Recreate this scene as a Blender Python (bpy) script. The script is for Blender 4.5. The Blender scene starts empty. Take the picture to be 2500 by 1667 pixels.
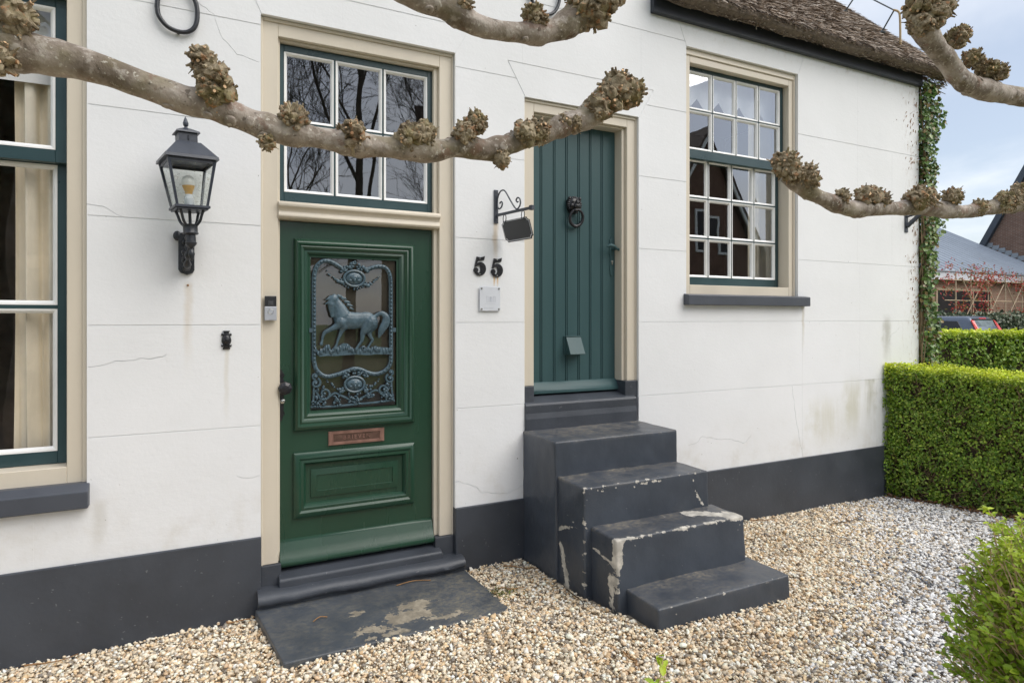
import bpy, bmesh, math, random
import numpy as np
from mathutils import Vector, Matrix, noise as mnoise

# ------------------------------------------------------------------ camera, world, light
S = bpy.context.scene
C = S.collection
rad = math.radians
cam = bpy.data.cameras.new('camera')
camo = bpy.data.objects.new('camera', cam)
C.objects.link(camo)
S.camera = camo
cam.sensor_width = 36.0
cam.lens = 36.0 * 1500.0 / 2500.0
cam.shift_y = (776.0 - 833.5) / 2500.0
cam.clip_start = 0.05
cam.clip_end = 2000
camo.location = (0.0, -3.9, 1.716)
camo.rotation_euler = (rad(90), 0, -0.459)

SUN_DIR = Vector((0.42, -0.62, 0.78)).normalized()       # towards the sun
sun = bpy.data.lights.new('sun', 'SUN')
sun.energy = 1.5
sun.angle = rad(55)
sun.color = (1.0, 0.965, 0.91)
suno = bpy.data.objects.new('sun', sun)
suno.rotation_euler = SUN_DIR.to_track_quat('Z', 'Y').to_euler()
suno.location = (3, -10, 20)
C.objects.link(suno)

W = bpy.data.worlds.new('World')
S.world = W
W.use_nodes = True
nt = W.node_tree
nt.nodes.clear()
def wn(t, **k):
    n = nt.nodes.new(t)
    for a, b in k.items():
        setattr(n, a, b)
    return n
def wl(a, b): nt.links.new(a, b)
sky = wn('ShaderNodeTexSky', sky_type='NISHITA')
sky.sun_disc = False
sky.sun_elevation = math.asin(SUN_DIR.z)
sky.sun_rotation = math.atan2(SUN_DIR.x, SUN_DIR.y)
sky.air_density = 1.0
sky.dust_density = 1.6
sky.ozone_density = 1.3
tc = wn('ShaderNodeTexCoord')
sep = wn('ShaderNodeSeparateXYZ')
wl(tc.outputs['Generated'], sep.inputs[0])
def wm(op, a, b=None, clamp=False):
    n = wn('ShaderNodeMath', operation=op, use_clamp=clamp)
    for i, v in enumerate((a, b)):
        if v is None: continue
        if isinstance(v, (int, float)): n.inputs[i].default_value = v
        else: wl(v, n.inputs[i])
    return n.outputs[0]
zc = wm('MAXIMUM', sep.outputs[2], 0.0)
den = wm('ADD', zc, 0.22)
cx = wm('DIVIDE', sep.outputs[0], den)
cy = wm('DIVIDE', sep.outputs[1], den)
comb = wn('ShaderNodeCombineXYZ')
wl(cx, comb.inputs[0]); wl(cy, comb.inputs[1]); comb.inputs[2].default_value = 1.7
nz = wn('ShaderNodeTexNoise')
nz.inputs['Scale'].default_value = 0.75
nz.inputs['Detail'].default_value = 7
nz.inputs['Roughness'].default_value = 0.55
nz.inputs['Distortion'].default_value = 0.4
wl(comb.outputs[0], nz.inputs['Vector'])
mr = wn('ShaderNodeMapRange', interpolation_type='SMOOTHSTEP')
mr.inputs[1].default_value = 0.36
mr.inputs[2].default_value = 0.66
wl(nz.outputs['Fac'], mr.inputs[0])
mask = wm('ADD', wm('MULTIPLY', mr.outputs[0], 0.66), 0.32, True)
skyc = wn('ShaderNodeMix', data_type='RGBA')
SKY_K = 0.085
scl = wn('ShaderNodeVectorMath', operation='SCALE')
wl(sky.outputs[0], scl.inputs[0]); scl.inputs[3].default_value = SKY_K
wl(mask, skyc.inputs[0])
wl(scl.outputs[0], skyc.inputs[6])
skyc.inputs[7].default_value = (0.60, 0.62, 0.65, 1)
bg = wn('ShaderNodeBackground')
bg.inputs[1].default_value = 1.0
wl(skyc.outputs[2], bg.inputs[0])
out = wn('ShaderNodeOutputWorld')
wl(bg.outputs[0], out.inputs[0])

S.view_settings.view_transform = 'Standard'
S.view_settings.look = 'None'
S.view_settings.gamma = 1.0
S.view_settings.use_curve_mapping = False
S.view_settings.exposure = 0.90
S.render.engine = 'CYCLES'
try:
    S.cycles.max_bounces = 8
    S.cycles.transparent_max_bounces = 16
except Exception:
    pass

R = random.Random(7)
RN = np.random.default_rng(7)

# ------------------------------------------------------------------ small helpers
def srgb(r, g=None, b=None):
    if g is None: r, g, b = r
    def f(c):
        c /= 255.0
        return c / 12.92 if c <= 0.04045 else ((c + 0.055) / 1.055) ** 2.4
    return (f(r), f(g), f(b))

def thing(name, label, cat, loc=(0, 0, 0), group=None):
    o = bpy.data.objects.new(name, None)
    o.location = loc
    o.empty_display_size = 0.1
    C.objects.link(o)
    o['label'] = label; o['category'] = cat
    if group: o['group'] = group
    return o

def tag(o, label=None, cat=None, group=None, kind=None):
    if label: o['label'] = label
    if cat: o['category'] = cat
    if group: o['group'] = group
    if kind: o['kind'] = kind
    return o

def root_of(p):
    while p is not None and p.parent is not None: p = p.parent
    return p

def place(o, parent):
    """meshes are modelled in world coordinates; move them into the root's frame"""
    if parent is not None:
        r = root_of(parent)
        if r.location.length > 0 or any(abs(a) > 1e-9 for a in r.rotation_euler):
            M = Matrix.LocRotScale(r.location, r.rotation_euler, None).inverted()
            o.data.transform(M)
        o.parent = parent
    C.objects.link(o)
    return o

class MB:
    def __init__(s):
        s.v = []; s.f = []; s.m = []; s.cur = 0
    def add(s, vs, fs):
        b = len(s.v)
        s.v.extend([tuple(v) for v in vs])
        for f in fs:
            s.f.append(tuple(i + b for i in f)); s.m.append(s.cur)
        return s
    def box(s, x0, x1, y0, y1, z0, z1):
        return s.add([(x0, y0, z0), (x1, y0, z0), (x1, y1, z0), (x0, y1, z0), (x0, y0, z1), (x1, y0, z1), (x1, y1, z1), (x0, y1, z1)],
                     [(0, 3, 2, 1), (4, 5, 6, 7), (0, 1, 5, 4), (1, 2, 6, 5), (2, 3, 7, 6), (3, 0, 4, 7)])
    def hexa(s, a, b):
        """two quads (lists of four points), joined"""
        return s.add(list(a) + list(b), [(3, 2, 1, 0), (4, 5, 6, 7), (0, 1, 5, 4), (1, 2, 6, 5), (2, 3, 7, 6), (3, 0, 4, 7)])
    def prism(s, poly, a0, a1, axis='x'):
        """poly of 2-d points swept along an axis: x -> (y,z), y -> (x,z), z -> (x,y)"""
        def P(p, a):
            if axis == 'x': return (a, p[0], p[1])
            if axis == 'y': return (p[0], a, p[1])
            return (p[0], p[1], a)
        n = len(poly)
        vs = [P(p, a0) for p in poly] + [P(p, a1) for p in poly]
        fs = [tuple(range(n)), tuple(range(2 * n - 1, n - 1, -1))]
        fs += [(i, i + n, (i + 1) % n + n, (i + 1) % n) for i in range(n)]
        return s.add(vs, fs)
    def ring(s, outer, inner, prof, fill=False):
        """rectangular moulding: prof = [(fraction from outer to inner, y)]"""
        ox0, ox1, oz0, oz1 = outer; ix0, ix1, iz0, iz1 = inner
        vs = []
        for t, y in prof:
            x0 = ox0 + (ix0 - ox0) * t; x1 = ox1 + (ix1 - ox1) * t
            z0 = oz0 + (iz0 - oz0) * t; z1 = oz1 + (iz1 - oz1) * t
            vs += [(x0, y, z0), (x1, y, z0), (x1, y, z1), (x0, y, z1)]
        fs = []
        for k in range(len(prof) - 1):
            for i in range(4):
                j = (i + 1) % 4
                fs.append((4 * k + i, 4 * k + j, 4 * k + 4 + j, 4 * k + 4 + i))
        if fill:
            k = 4 * (len(prof) - 1)
            fs.append((k, k + 1, k + 2, k + 3))
        return s.add(vs, fs)
    def tube(s, pts, rads, n=8, caps=True, flat=None, capmat=None):
        pts = [Vector(p) for p in pts]
        if isinstance(rads, (int, float)): rads = [rads] * len(pts)
        up = Vector((0, 0, 1))
        t0 = (pts[1] - pts[0]).normalized()
        if abs(t0.dot(up)) > 0.9: up = Vector((0, 1, 0))
        nrm = (up - t0 * up.dot(t0)).normalized()
        vs = []
        for i, p in enumerate(pts):
            if i == 0: t = pts[1] - pts[0]
            elif i == len(pts) - 1: t = pts[-1] - pts[-2]
            else: t = pts[i + 1] - pts[i - 1]
            t.normalize()
            nrm = (nrm - t * nrm.dot(t))
            if nrm.length < 1e-6: nrm = t.orthogonal()
            nrm.normalize()
            bn = t.cross(nrm)
            for k in range(n):
                a = 2 * math.pi * k / n
                d = nrm * math.cos(a) + bn * math.sin(a)
                if flat: d = Vector((d.x * flat[0], d.y * flat[1], d.z * flat[2]))
                vs.append(p + d * rads[i])
        fs = []
        for i in range(len(pts) - 1):
            for k in range(n):
                j = (k + 1) % n
                fs.append((i * n + k, i * n + j, i * n + n + j, i * n + n + k))
        s.add(vs, fs)
        if caps:
            b = len(s.v) - len(vs)
            c0 = s.cur
            s.f.append(tuple(b + k for k in range(n - 1, -1, -1))); s.m.append(c0)
            s.f.append(tuple(b + (len(pts) - 1) * n + k for k in range(n))); s.m.append(c0 if capmat is None else capmat)
        return s
    def lathe(s, prof, c, n=16, axis='z'):
        """prof = [(r, h)] about an axis through c"""
        vs = []
        for r, h in prof:
            for k in range(n):
                a = 2 * math.pi * k / n
                if axis == 'z': vs.append((c[0] + r * math.cos(a), c[1] + r * math.sin(a), c[2] + h))
                elif axis == 'y': vs.append((c[0] + r * math.cos(a), c[1] + h, c[2] + r * math.sin(a)))
                else: vs.append((c[0] + h, c[1] + r * math.cos(a), c[2] + r * math.sin(a)))
        fs = []
        for i in range(len(prof) - 1):
            for k in range(n):
                j = (k + 1) % n
                fs.append((i * n + k, i * n + j, i * n + n + j, i * n + n + k))
        fs.append(tuple(range(n - 1, -1, -1)))
        fs.append(tuple((len(prof) - 1) * n + k for k in range(n)))
        return s.add(vs, fs)
    def ell(s, c, rx, ry, rz, n=10, m=6):
        vs = []; fs = []
        for i in range(1, m):
            t = math.pi * i / m
            for k in range(n):
                a = 2 * math.pi * k / n
                vs.append((c[0] + rx * math.sin(t) * math.cos(a), c[1] + ry * math.sin(t) * math.sin(a), c[2] + rz * math.cos(t)))
        top = len(vs); vs.append((c[0], c[1], c[2] + rz)); vs.append((c[0], c[1], c[2] - rz))
        for i in range(m - 2):
            for k in range(n):
                j = (k + 1) % n
                fs.append((i * n + k, i * n + n + k, i * n + n + j, i * n + j))
        for k in range(n):
            j = (k + 1) % n
            fs.append((top, k, j))
            fs.append((top + 1, (m - 2) * n + j, (m - 2) * n + k))
        return s.add(vs, fs)
    def frustum(s, c, w0, z0, w1, z1, d0=None, d1=None):
        d0 = w0 if d0 is None else d0; d1 = w1 if d1 is None else d1
        q = lambda w, d, z: [(c[0] - w, c[1] - d, z), (c[0] + w, c[1] - d, z), (c[0] + w, c[1] + d, z), (c[0] - w, c[1] + d, z)]
        return s.hexa(q(w0, d0, z0), q(w1, d1, z1))
    def build(s, name, mats, parent=None, bevel=0.0, seg=2, smooth=None, fixn=True):
        me = bpy.data.meshes.new(name)
        me.from_pydata(s.v, [], s.f)
        if not isinstance(mats, (list, tuple)): mats = [mats]
        for m in mats: me.materials.append(m)
        if len(mats) > 1: me.polygons.foreach_set('material_index', s.m)
        bm = bmesh.new(); bm.from_mesh(me)
        if fixn: bmesh.ops.recalc_face_normals(bm, faces=bm.faces)
        if bevel > 0:
            es = [e for e in bm.edges if len(e.link_faces) == 2 and e.calc_face_angle(0) > 0.5]
            bmesh.ops.bevel(bm, geom=es, offset=bevel, segments=seg, affect='EDGES', profile=0.5, clamp_overlap=True)
        bm.to_mesh(me); bm.free()
        if smooth is not None:
            me.polygons.foreach_set('use_smooth', [True] * len(me.polygons))
            if smooth < 179:
                try: me.set_sharp_from_angle(angle=rad(smooth))
                except Exception: pass
        me.update()
        return place(bpy.data.objects.new(name, me), parent)

def np_mesh(name, V, faces, mat, parent=None, col=None, smooth=False):
    """V (n,3); faces: int array (m,k); col (n,3)"""
    me = bpy.data.meshes.new(name)
    n = len(V); m, k = faces.shape
    me.vertices.add(n); me.vertices.foreach_set('co', np.ascontiguousarray(V, dtype=np.float32).ravel())
    me.loops.add(m * k); me.loops.foreach_set('vertex_index', np.ascontiguousarray(faces, dtype=np.int32).ravel())
    me.polygons.add(m)
    me.polygons.foreach_set('loop_start', np.arange(0, m * k, k, dtype=np.int32))
    try: me.polygons.foreach_set('loop_total', np.full(m, k, dtype=np.int32))
    except Exception: pass
    if smooth: me.polygons.foreach_set('use_smooth', np.ones(m, dtype=bool))
    me.update(calc_edges=True)
    if col is not None:
        ca = me.color_attributes.new('Col', 'FLOAT_COLOR', 'POINT')
        cc = np.ones((n, 4), dtype=np.float32); cc[:, :3] = col
        ca.data.foreach_set('color', cc.ravel())
    me.materials.append(mat)
    return place(bpy.data.objects.new(name, me), parent)

def spline(pts, k=6):
    """Catmull-Rom through tuples of any length"""
    P = [np.array(p, float) for p in pts]
    P = [2 * P[0] - P[1]] + P + [2 * P[-1] - P[-2]]
    o = []
    for i in range(1, len(P) - 2):
        for j in range(k):
            t = j / k
            o.append(0.5 * (2 * P[i] + (P[i + 1] - P[i - 1]) * t + (2 * P[i - 1] - 5 * P[i] + 4 * P[i + 1] - P[i + 2]) * t * t
                            + (-P[i - 1] + 3 * P[i] - 3 * P[i + 1] + P[i + 2]) * t ** 3))
    o.append(P[-2])
    return o

# ------------------------------------------------------------------ materials
class NT:
    def __init__(s, name):
        s.mat = bpy.data.materials.new(name); s.mat.use_nodes = True
        s.t = s.mat.node_tree; s.t.nodes.clear()
        s.out = s.n('ShaderNodeOutputMaterial')
        s.coord = s.n('ShaderNodeTexCoord').outputs['Object']
    def n(s, t, **k):
        x = s.t.nodes.new(t)
        for a, b in k.items(): setattr(x, a, b)
        return x
    def l(s, a, b): s.t.links.new(a, b)
    def put(s, v, inp):
        if v is None: return
        if isinstance(v, (int, float)): inp.default_value = v
        elif isinstance(v, (tuple, list)): inp.default_value = tuple(v) + ((1,) if len(v) == 3 and len(inp.default_value) == 4 else ())
        else: s.l(v, inp)
    def math(s, op, a, b=None, c=None, clamp=False):
        x = s.n('ShaderNodeMath', operation=op, use_clamp=clamp)
        for i, v in enumerate((a, b, c)): s.put(v, x.inputs[i])
        return x.outputs[0]
    def noise(s, scale, detail=4, rough=0.55, vec=None, stretch=None, dist=0.0):
        x = s.n('ShaderNodeTexNoise')
        x.inputs['Scale'].default_value = scale; x.inputs['Detail'].default_value = detail
        x.inputs['Roughness'].default_value = rough; x.inputs['Distortion'].default_value = dist
        v = vec or s.coord
        if stretch:
            mp = s.n('ShaderNodeMapping'); mp.inputs['Scale'].default_value = stretch
            s.l(v, mp.inputs[0]); v = mp.outputs[0]
        s.l(v, x.inputs['Vector'])
        return x.outputs['Fac']
    def rng(s, v, a, b, c=0.0, d=1.0, smooth=True):
        x = s.n('ShaderNodeMapRange', interpolation_type='SMOOTHSTEP' if smooth else 'LINEAR')
        s.put(v, x.inputs[0])
        for i, q in enumerate((a, b, c, d)): x.inputs[i + 1].default_value = q
        return x.outputs[0]
    def mix(s, f, a, b, mode='MIX'):
        x = s.n('ShaderNodeMix', data_type='RGBA', blend_type=mode)
        s.put(f, x.inputs[0]); s.put(a, x.inputs[6]); s.put(b, x.inputs[7])
        return x.outputs[2]
    def bump(s, h, strength=0.3, dist=0.01, prev=None):
        x = s.n('ShaderNodeBump'); x.inputs['Strength'].default_value = strength; x.inputs['Distance'].default_value = dist
        s.l(h, x.inputs['Height'])
        if prev: s.l(prev, x.inputs['Normal'])
        return x.outputs[0]
    def xyz(s):
        x = s.n('ShaderNodeSeparateXYZ'); s.l(s.coord, x.inputs[0]); return x.outputs
    def principled(s, col, rough=0.5, metal=0.0, spec=0.5, bump=None, coat=0.0, trans=None):
        p = s.n('ShaderNodeBsdfPrincipled')
        s.put(col, p.inputs['Base Color']); s.put(rough, p.inputs['Roughness']); s.put(metal, p.inputs['Metallic'])
        p.inputs['Specular IOR Level'].default_value = spec
        p.inputs['Coat Weight'].default_value = coat; p.inputs['Coat Roughness'].default_value = 0.15
        if bump: s.l(bump, p.inputs['Normal'])
        sh = p.outputs[0]
        if trans:
            t = s.n('ShaderNodeBsdfTranslucent'); s.put(col, t.inputs[0])
            m = s.n('ShaderNodeMixShader'); m.inputs[0].default_value = trans
            s.l(sh, m.inputs[1]); s.l(t.outputs[0], m.inputs[2]); sh = m.outputs[0]
        s.l(sh, s.out.inputs[0])
        return s.mat

def paint(name, col, rough=0.4, var=0.12, scale=4.0, bump=0.15, bscale=60, metal=0.0, spec=0.5, fleck=None, coat=0.0, stretch=None):
    """brushed paint / plain surface with cloudy variation"""
    N = NT(name)
    n1 = N.noise(scale, 5, stretch=stretch)
    n2 = N.noise(bscale, 3, stretch=stretch)
    a = tuple(c * (1 - var) for c in col); b = tuple(min(1, c * (1 + var)) for c in col)
    cc = N.mix(N.rng(n1, 0.3, 0.7), a, b)
    if fleck:
        fk = N.rng(N.noise(fleck[1], 3), fleck[2], fleck[2] + 0.03)
        cc = N.mix(fk, cc, fleck[0])
    ro = N.rng(n1, 0.3, 0.7, rough * 0.85, min(1, rough * 1.2))
    h = N.math('ADD', N.math('MULTIPLY', n2, 0.5), N.noise(bscale * 0.25, 2))
    return N.principled(cc, ro, metal, spec, N.bump(h, bump, 0.003), coat)

def glass(name, tint=(1, 1, 1), refl=1.0, ior=1.5, dirt=0.0, film=None):
    N = NT(name)
    f = N.n('ShaderNodeFresnel'); f.inputs[0].default_value = ior
    front = N.math('SUBTRACT', 1.0, N.n('ShaderNodeNewGeometry').outputs['Backfacing'])
    fac = N.math('MULTIPLY', N.math('MULTIPLY', f.outputs[0], refl, clamp=True), front)
    g = N.n('ShaderNodeBsdfGlossy'); g.inputs['Roughness'].default_value = 0.004
    N.l(N.bump(N.noise(5.0, 1), 0.02, 0.006), g.inputs['Normal'])
    g.inputs[0].default_value = (0.92, 0.95, 1, 1)
    t = N.n('ShaderNodeBsdfTransparent'); t.inputs[0].default_value = tuple(tint) + (1,)
    m = N.n('ShaderNodeMixShader'); N.l(fac, m.inputs[0]); N.l(t.outputs[0], m.inputs[1]); N.l(g.outputs[0], m.inputs[2])
    sh = m.outputs[0]
    if film:      # diffuse tint over the pane: street reflection put into the colour
        d = N.n('ShaderNodeBsdfDiffuse'); N.put(N.mix(N.rng(N.noise(3.5, 3), 0.35, 0.65), tuple(c * 0.6 for c in film[0]), film[0]), d.inputs[0])
        m2 = N.n('ShaderNodeMixShader'); m2.inputs[0].default_value = film[1]
        N.l(sh, m2.inputs[1]); N.l(d.outputs[0], m2.inputs[2]); sh = m2.outputs[0]
    if dirt:
        d = N.n('ShaderNodeBsdfDiffuse'); d.inputs[0].default_value = (0.45, 0.44, 0.38, 1)
        m2 = N.n('ShaderNodeMixShader'); N.l(N.rng(N.noise(60, 4), 0.55, 0.75, 0, dirt), m2.inputs[0])
        N.l(sh, m2.inputs[1]); N.l(d.outputs[0], m2.inputs[2]); sh = m2.outputs[0]
    N.l(sh, N.out.inputs[0])
    return N.mat

def vcol(name, rough=0.6, trans=None, spec=0.4, bump=None, mult=0.15, nscale=40):
    N = NT(name)
    a = N.n('ShaderNodeAttribute', attribute_name='Col')
    n1 = N.noise(nscale, 3)
    k = N.rng(n1, 0.3, 0.7, 1 - mult, 1 + mult)
    cc = N.n('ShaderNodeVectorMath', operation='SCALE'); N.l(a.outputs['Color'], cc.inputs[0]); N.l(k, cc.inputs[3])
    b = N.bump(n1, bump, 0.004) if bump else None
    return N.principled(cc.outputs[0], rough, 0, spec, b, trans=trans)

CREAM = srgb(214, 203, 183)
M = {}
M['cream'] = paint('cream_paint', srgb(212, 202, 184), 0.42, 0.05, 2.5, 0.2, 90, stretch=(1, 1, 0.15))
M['door_green'] = paint('dark_green_gloss', srgb(35, 67, 51), 0.27, 0.08, 3, 0.05, 90, stretch=(1, 1, 0.12))
M['teal'] = paint('teal_green_paint', srgb(59, 85, 87), 0.42, 0.07, 3, 0.2, 80, spec=0.3, stretch=(1, 1, 0.1))
M['sash'] = paint('sash_green_paint', srgb(46, 70, 74), 0.32, 0.07, 4, 0.15, 80)
M['white'] = paint('white_bead_paint', (0.82, 0.82, 0.80), 0.4, 0.03, 8, 0.25, 60)
M['slate'] = paint('slate_grey_paint', srgb(65, 69, 76), 0.42, 0.14, 3, 0.45, 45, fleck=(srgb(104, 107, 110), 42, 0.70))
M['sill'] = paint('sill_grey_paint', srgb(72, 76, 84), 0.42, 0.1, 3, 0.4, 45)
M['black'] = paint('black_ironwork', srgb(42, 44, 49), 0.34, 0.2, 15, 0.5, 120)
M['iron'] = paint('black_iron_knocker', srgb(32, 32, 36), 0.32, 0.25, 30, 0.6, 160)
M['lantern'] = paint('lantern_grey_metal', srgb(58, 63, 73), 0.36, 0.12, 10, 0.15, 120)
M['grille'] = paint('blue_grey_cast_paint', srgb(72, 92, 102), 0.27, 0.14, 25, 0.5, 150)
M['copper'] = paint('worn_copper', srgb(142, 108, 96), 0.42, 0.2, 20, 0.3, 120, metal=0.25)
M['copper_dark'] = paint('dark_copper_flap', srgb(96, 72, 62), 0.45, 0.3, 18, 0.4, 120, metal=0.2)
M['steel'] = paint('brushed_steel', srgb(196, 196, 192), 0.25, 0.06, 20, 0.2, 200, metal=0.9)
M['silver'] = paint('satin_silver', srgb(178, 181, 188), 0.38, 0.03, 20, 0.05, 200, metal=0.25)
M['plastic'] = paint('black_gloss_plastic', srgb(22, 22, 26), 0.12, 0.05, 10, 0.02, 100)
M['plaque'] = paint('white_enamel_plaque', srgb(214, 217, 222), 0.2, 0.02, 10, 0.05, 100)
M['plaque_line'] = paint('pale_grey_print', srgb(186, 190, 198), 0.3, 0.05, 10, 0.05, 100)
M['signface'] = paint('charcoal_sign_face', srgb(66, 67, 70), 0.45, 0.08, 14, 0.1, 100)
M['signband'] = paint('grey_lettering_band', srgb(140, 140, 142), 0.5, 0.2, 60, 0.1, 100)
M['fascia'] = paint('black_tarred_board', srgb(46, 49, 56), 0.5, 0.18, 5, 0.4, 60, stretch=(0.15, 1, 1))
M['curtain'] = paint('cream_curtain_cloth', srgb(246, 237, 219), 0.85, 0.06, 6, 0.2, 200, spec=0.1)
M['net'] = paint('white_net_valance', (0.80, 0.80, 0.80), 0.9, 0.05, 6, 0.2, 200, spec=0.1)
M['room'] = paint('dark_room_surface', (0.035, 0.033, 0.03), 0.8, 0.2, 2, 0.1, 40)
M['roomwarm'] = paint('brown_hall_surface', (0.24, 0.19, 0.15), 0.8, 0.4, 2.5, 0.1, 40)
M['pane'] = glass('window_glass', (0.96, 0.97, 0.97), 5.2, 1.5)
M['pane_clear'] = glass('clear_window_glass', (0.985, 0.985, 0.98), 2.0, 1.5)
M['pane_door'] = glass('door_glass', (0.90, 0.87, 0.82), 2.6, 1.5, 0.0, ((0.30, 0.28, 0.22), 0.11))
M['pane_lamp'] = glass('lantern_glass', (0.97, 0.98, 0.97), 0.6, 1.45, 0.22)
M['bulb'] = paint('frosted_bulb', (0.72, 0.72, 0.70), 0.3, 0.04, 10, 0.0, 50)
M['bulbamber'] = paint('amber_bulb_neck', srgb(214, 172, 112), 0.35, 0.1, 30, 0.0, 50)
M['cut'] = paint('pale_cut_wood', srgb(222, 184, 142), 0.75, 0.25, 60, 0.5, 120)
M['leafy'] = vcol('leaf_green', 0.40, 0.30, 0.5, None, 0.2, 25)
M['ivyleaf'] = vcol('ivy_leaf_green', 0.36, 0.12, 0.5, None, 0.2, 25)
M['twig'] = paint('grey_brown_twig', srgb(134, 114, 88), 0.8, 0.25, 20, 0.4, 120)
M['paletwig'] = paint('tan_twig', srgb(186, 162, 126), 0.8, 0.2, 20, 0.4, 120)
M['darktwig'] = paint('dark_brown_twig', srgb(72, 60, 44), 0.9, 0.3, 20, 0.4, 120)
M['bare'] = paint('dark_tree_bark', srgb(74, 66, 56), 0.9, 0.2, 6, 0.5, 30)
M['pebble'] = vcol('pebble_stone', 0.62, None, 0.35, 0.25, 0.12, 90)
M['straw'] = vcol('thatch_straw', 0.85, None, 0.15, None, 0.25, 30)
M['rust_twig'] = paint('dry_leaf_brown', srgb(150, 112, 72), 0.8, 0.25, 20, 0.3, 80)
M['bracket'] = paint('dark_painted_bracket', srgb(62, 66, 74), 0.4, 0.1, 10, 0.2, 90)
M['tan'] = paint('tan_conductor_sleeve', srgb(176, 152, 112), 0.6, 0.15, 15, 0.2, 90)
M['galv'] = paint('galvanised_rod', srgb(96, 102, 106), 0.5, 0.15, 15, 0.2, 90, metal=0.5)

# white limewashed render, with streaks, algae and grime of their own shapes
def wall_material():
    N = NT('white_render')
    X = N.xyz()
    x, z = X[0], X[2]
    big = N.noise(0.9, 5)
    fine = N.noise(14, 5, 0.6)
    col = N.mix(N.rng(big, 0.3, 0.7), (0.785, 0.79, 0.79), (0.835, 0.84, 0.845))
    col = N.mix(N.rng(fine, 0.62, 0.8, 0, 0.25), col, (0.70, 0.69, 0.665))
    streak = N.noise(7, 5, 0.6, stretch=(1.0, 1.0, 0.12))
    # grime just above the plinth
    low = N.math('MULTIPLY', N.rng(z, 0.95, 0.42), N.rng(N.noise(4, 6, 0.65), 0.45, 0.8))
    col = N.mix(N.math('MULTIPLY', low, 0.5), col, srgb(196, 188, 172))
    def stain(col, x0, hw, ztop, ln, c, k, grain=True, fade=0.03):
        wob = N.math('MULTIPLY', N.math('SUBTRACT', N.noise(9, 3), 0.5), hw * 1.5)
        dx = N.math('ABSOLUTE', N.math('SUBTRACT', N.math('ADD', x, wob), x0))
        a = N.rng(dx, hw, hw * 0.15)
        b = N.math('MULTIPLY', N.rng(z, ztop + fade, ztop - fade * 0.3), N.rng(z, ztop - ln, ztop - ln * 0.25))
        m = N.math('MULTIPLY', N.math('MULTIPLY', a, b), k)
        if grain: m = N.math('MULTIPLY', m, N.rng(streak, 0.3, 0.62))
        return N.mix(m, col, c)
    rust = srgb(196, 172, 130); algae = srgb(150, 146, 112); grime = srgb(176, 170, 156)
    col = stain(col, -0.10, 0.035, 1.90, 0.55, rust, 0.35)
    col = stain(col, 1.80, 0.03, 2.37, 0.34, srgb(206, 190, 168), 0.8)
    col = stain(col, 1.79, 0.012, 2.00, 0.08, srgb(206, 170, 120), 0.8, False)
    col = stain(col, 1.815, 0.010, 2.00, 0.08, srgb(206, 170, 120), 0.8, False)
    col = stain(col, 0.093, 0.02, 1.53, 0.5, srgb(206, 198, 178), 0.4)
    col = stain(col, 5.90, 0.12, 1.10, 0.62, algae, 0.85, True, 0.02)
    col = stain(col, 5.66, 0.26, 1.0, 0.55, srgb(190, 186, 160), 0.6, True, 0.2)
    col = stain(col, 5.25, 0.34, 0.85, 0.42, srgb(204, 200, 180), 0.55, True, 0.2)
    col = stain(col, 6.17, 0.10, 1.66, 0.5, srgb(158, 156, 142), 0.6, True, 0.12)
    col = stain(col, -0.52, 0.05, 0.72, 0.3, grime, 0.3, True, 0.05)
    col = stain(col, 4.93, 0.025, 1.83, 0.5, srgb(200, 194, 180), 0.7)
    col = stain(col, -0.12, 0.08, 2.18, 0.16, grime, 0.5)
    # dirt under the eaves and at the ivy corner
    ev = N.math('MULTIPLY', N.rng(z, 4.0, 4.18), N.math('MULTIPLY', N.rng(x, 3.2, 3.5), N.rng(N.noise(12, 5, 0.7), 0.5, 0.75)))
    col = N.mix(N.math('MULTIPLY', ev, 0.55), col, srgb(170, 150, 124))
    iv = N.math('MULTIPLY', N.rng(x, 6.30, 6.70), N.rng(N.noise(22, 5, 0.7, stretch=(1, 1, 0.4)), 0.52, 0.66))
    col = N.mix(N.math('MULTIPLY', iv, 0.6), col, srgb(160, 140, 116))
    col = N.mix(N.rng(N.noise(48, 2, 0.4), 0.765, 0.785, 0, 0.7), col, srgb(120, 112, 100))
    h = N.math('ADD', N.math('MULTIPLY', N.noise(55, 4, 0.6), 0.6), N.math('ADD', N.math('MULTIPLY', N.noise(5, 3), 1.6), N.math('MULTIPLY', N.noise(16, 4, 0.6, stretch=(1, 1, 2.2)), 0.8)))
    return N.principled(col, 0.72, 0, 0.25, N.bump(h, 0.22, 0.006))
M['wall'] = wall_material()

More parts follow.
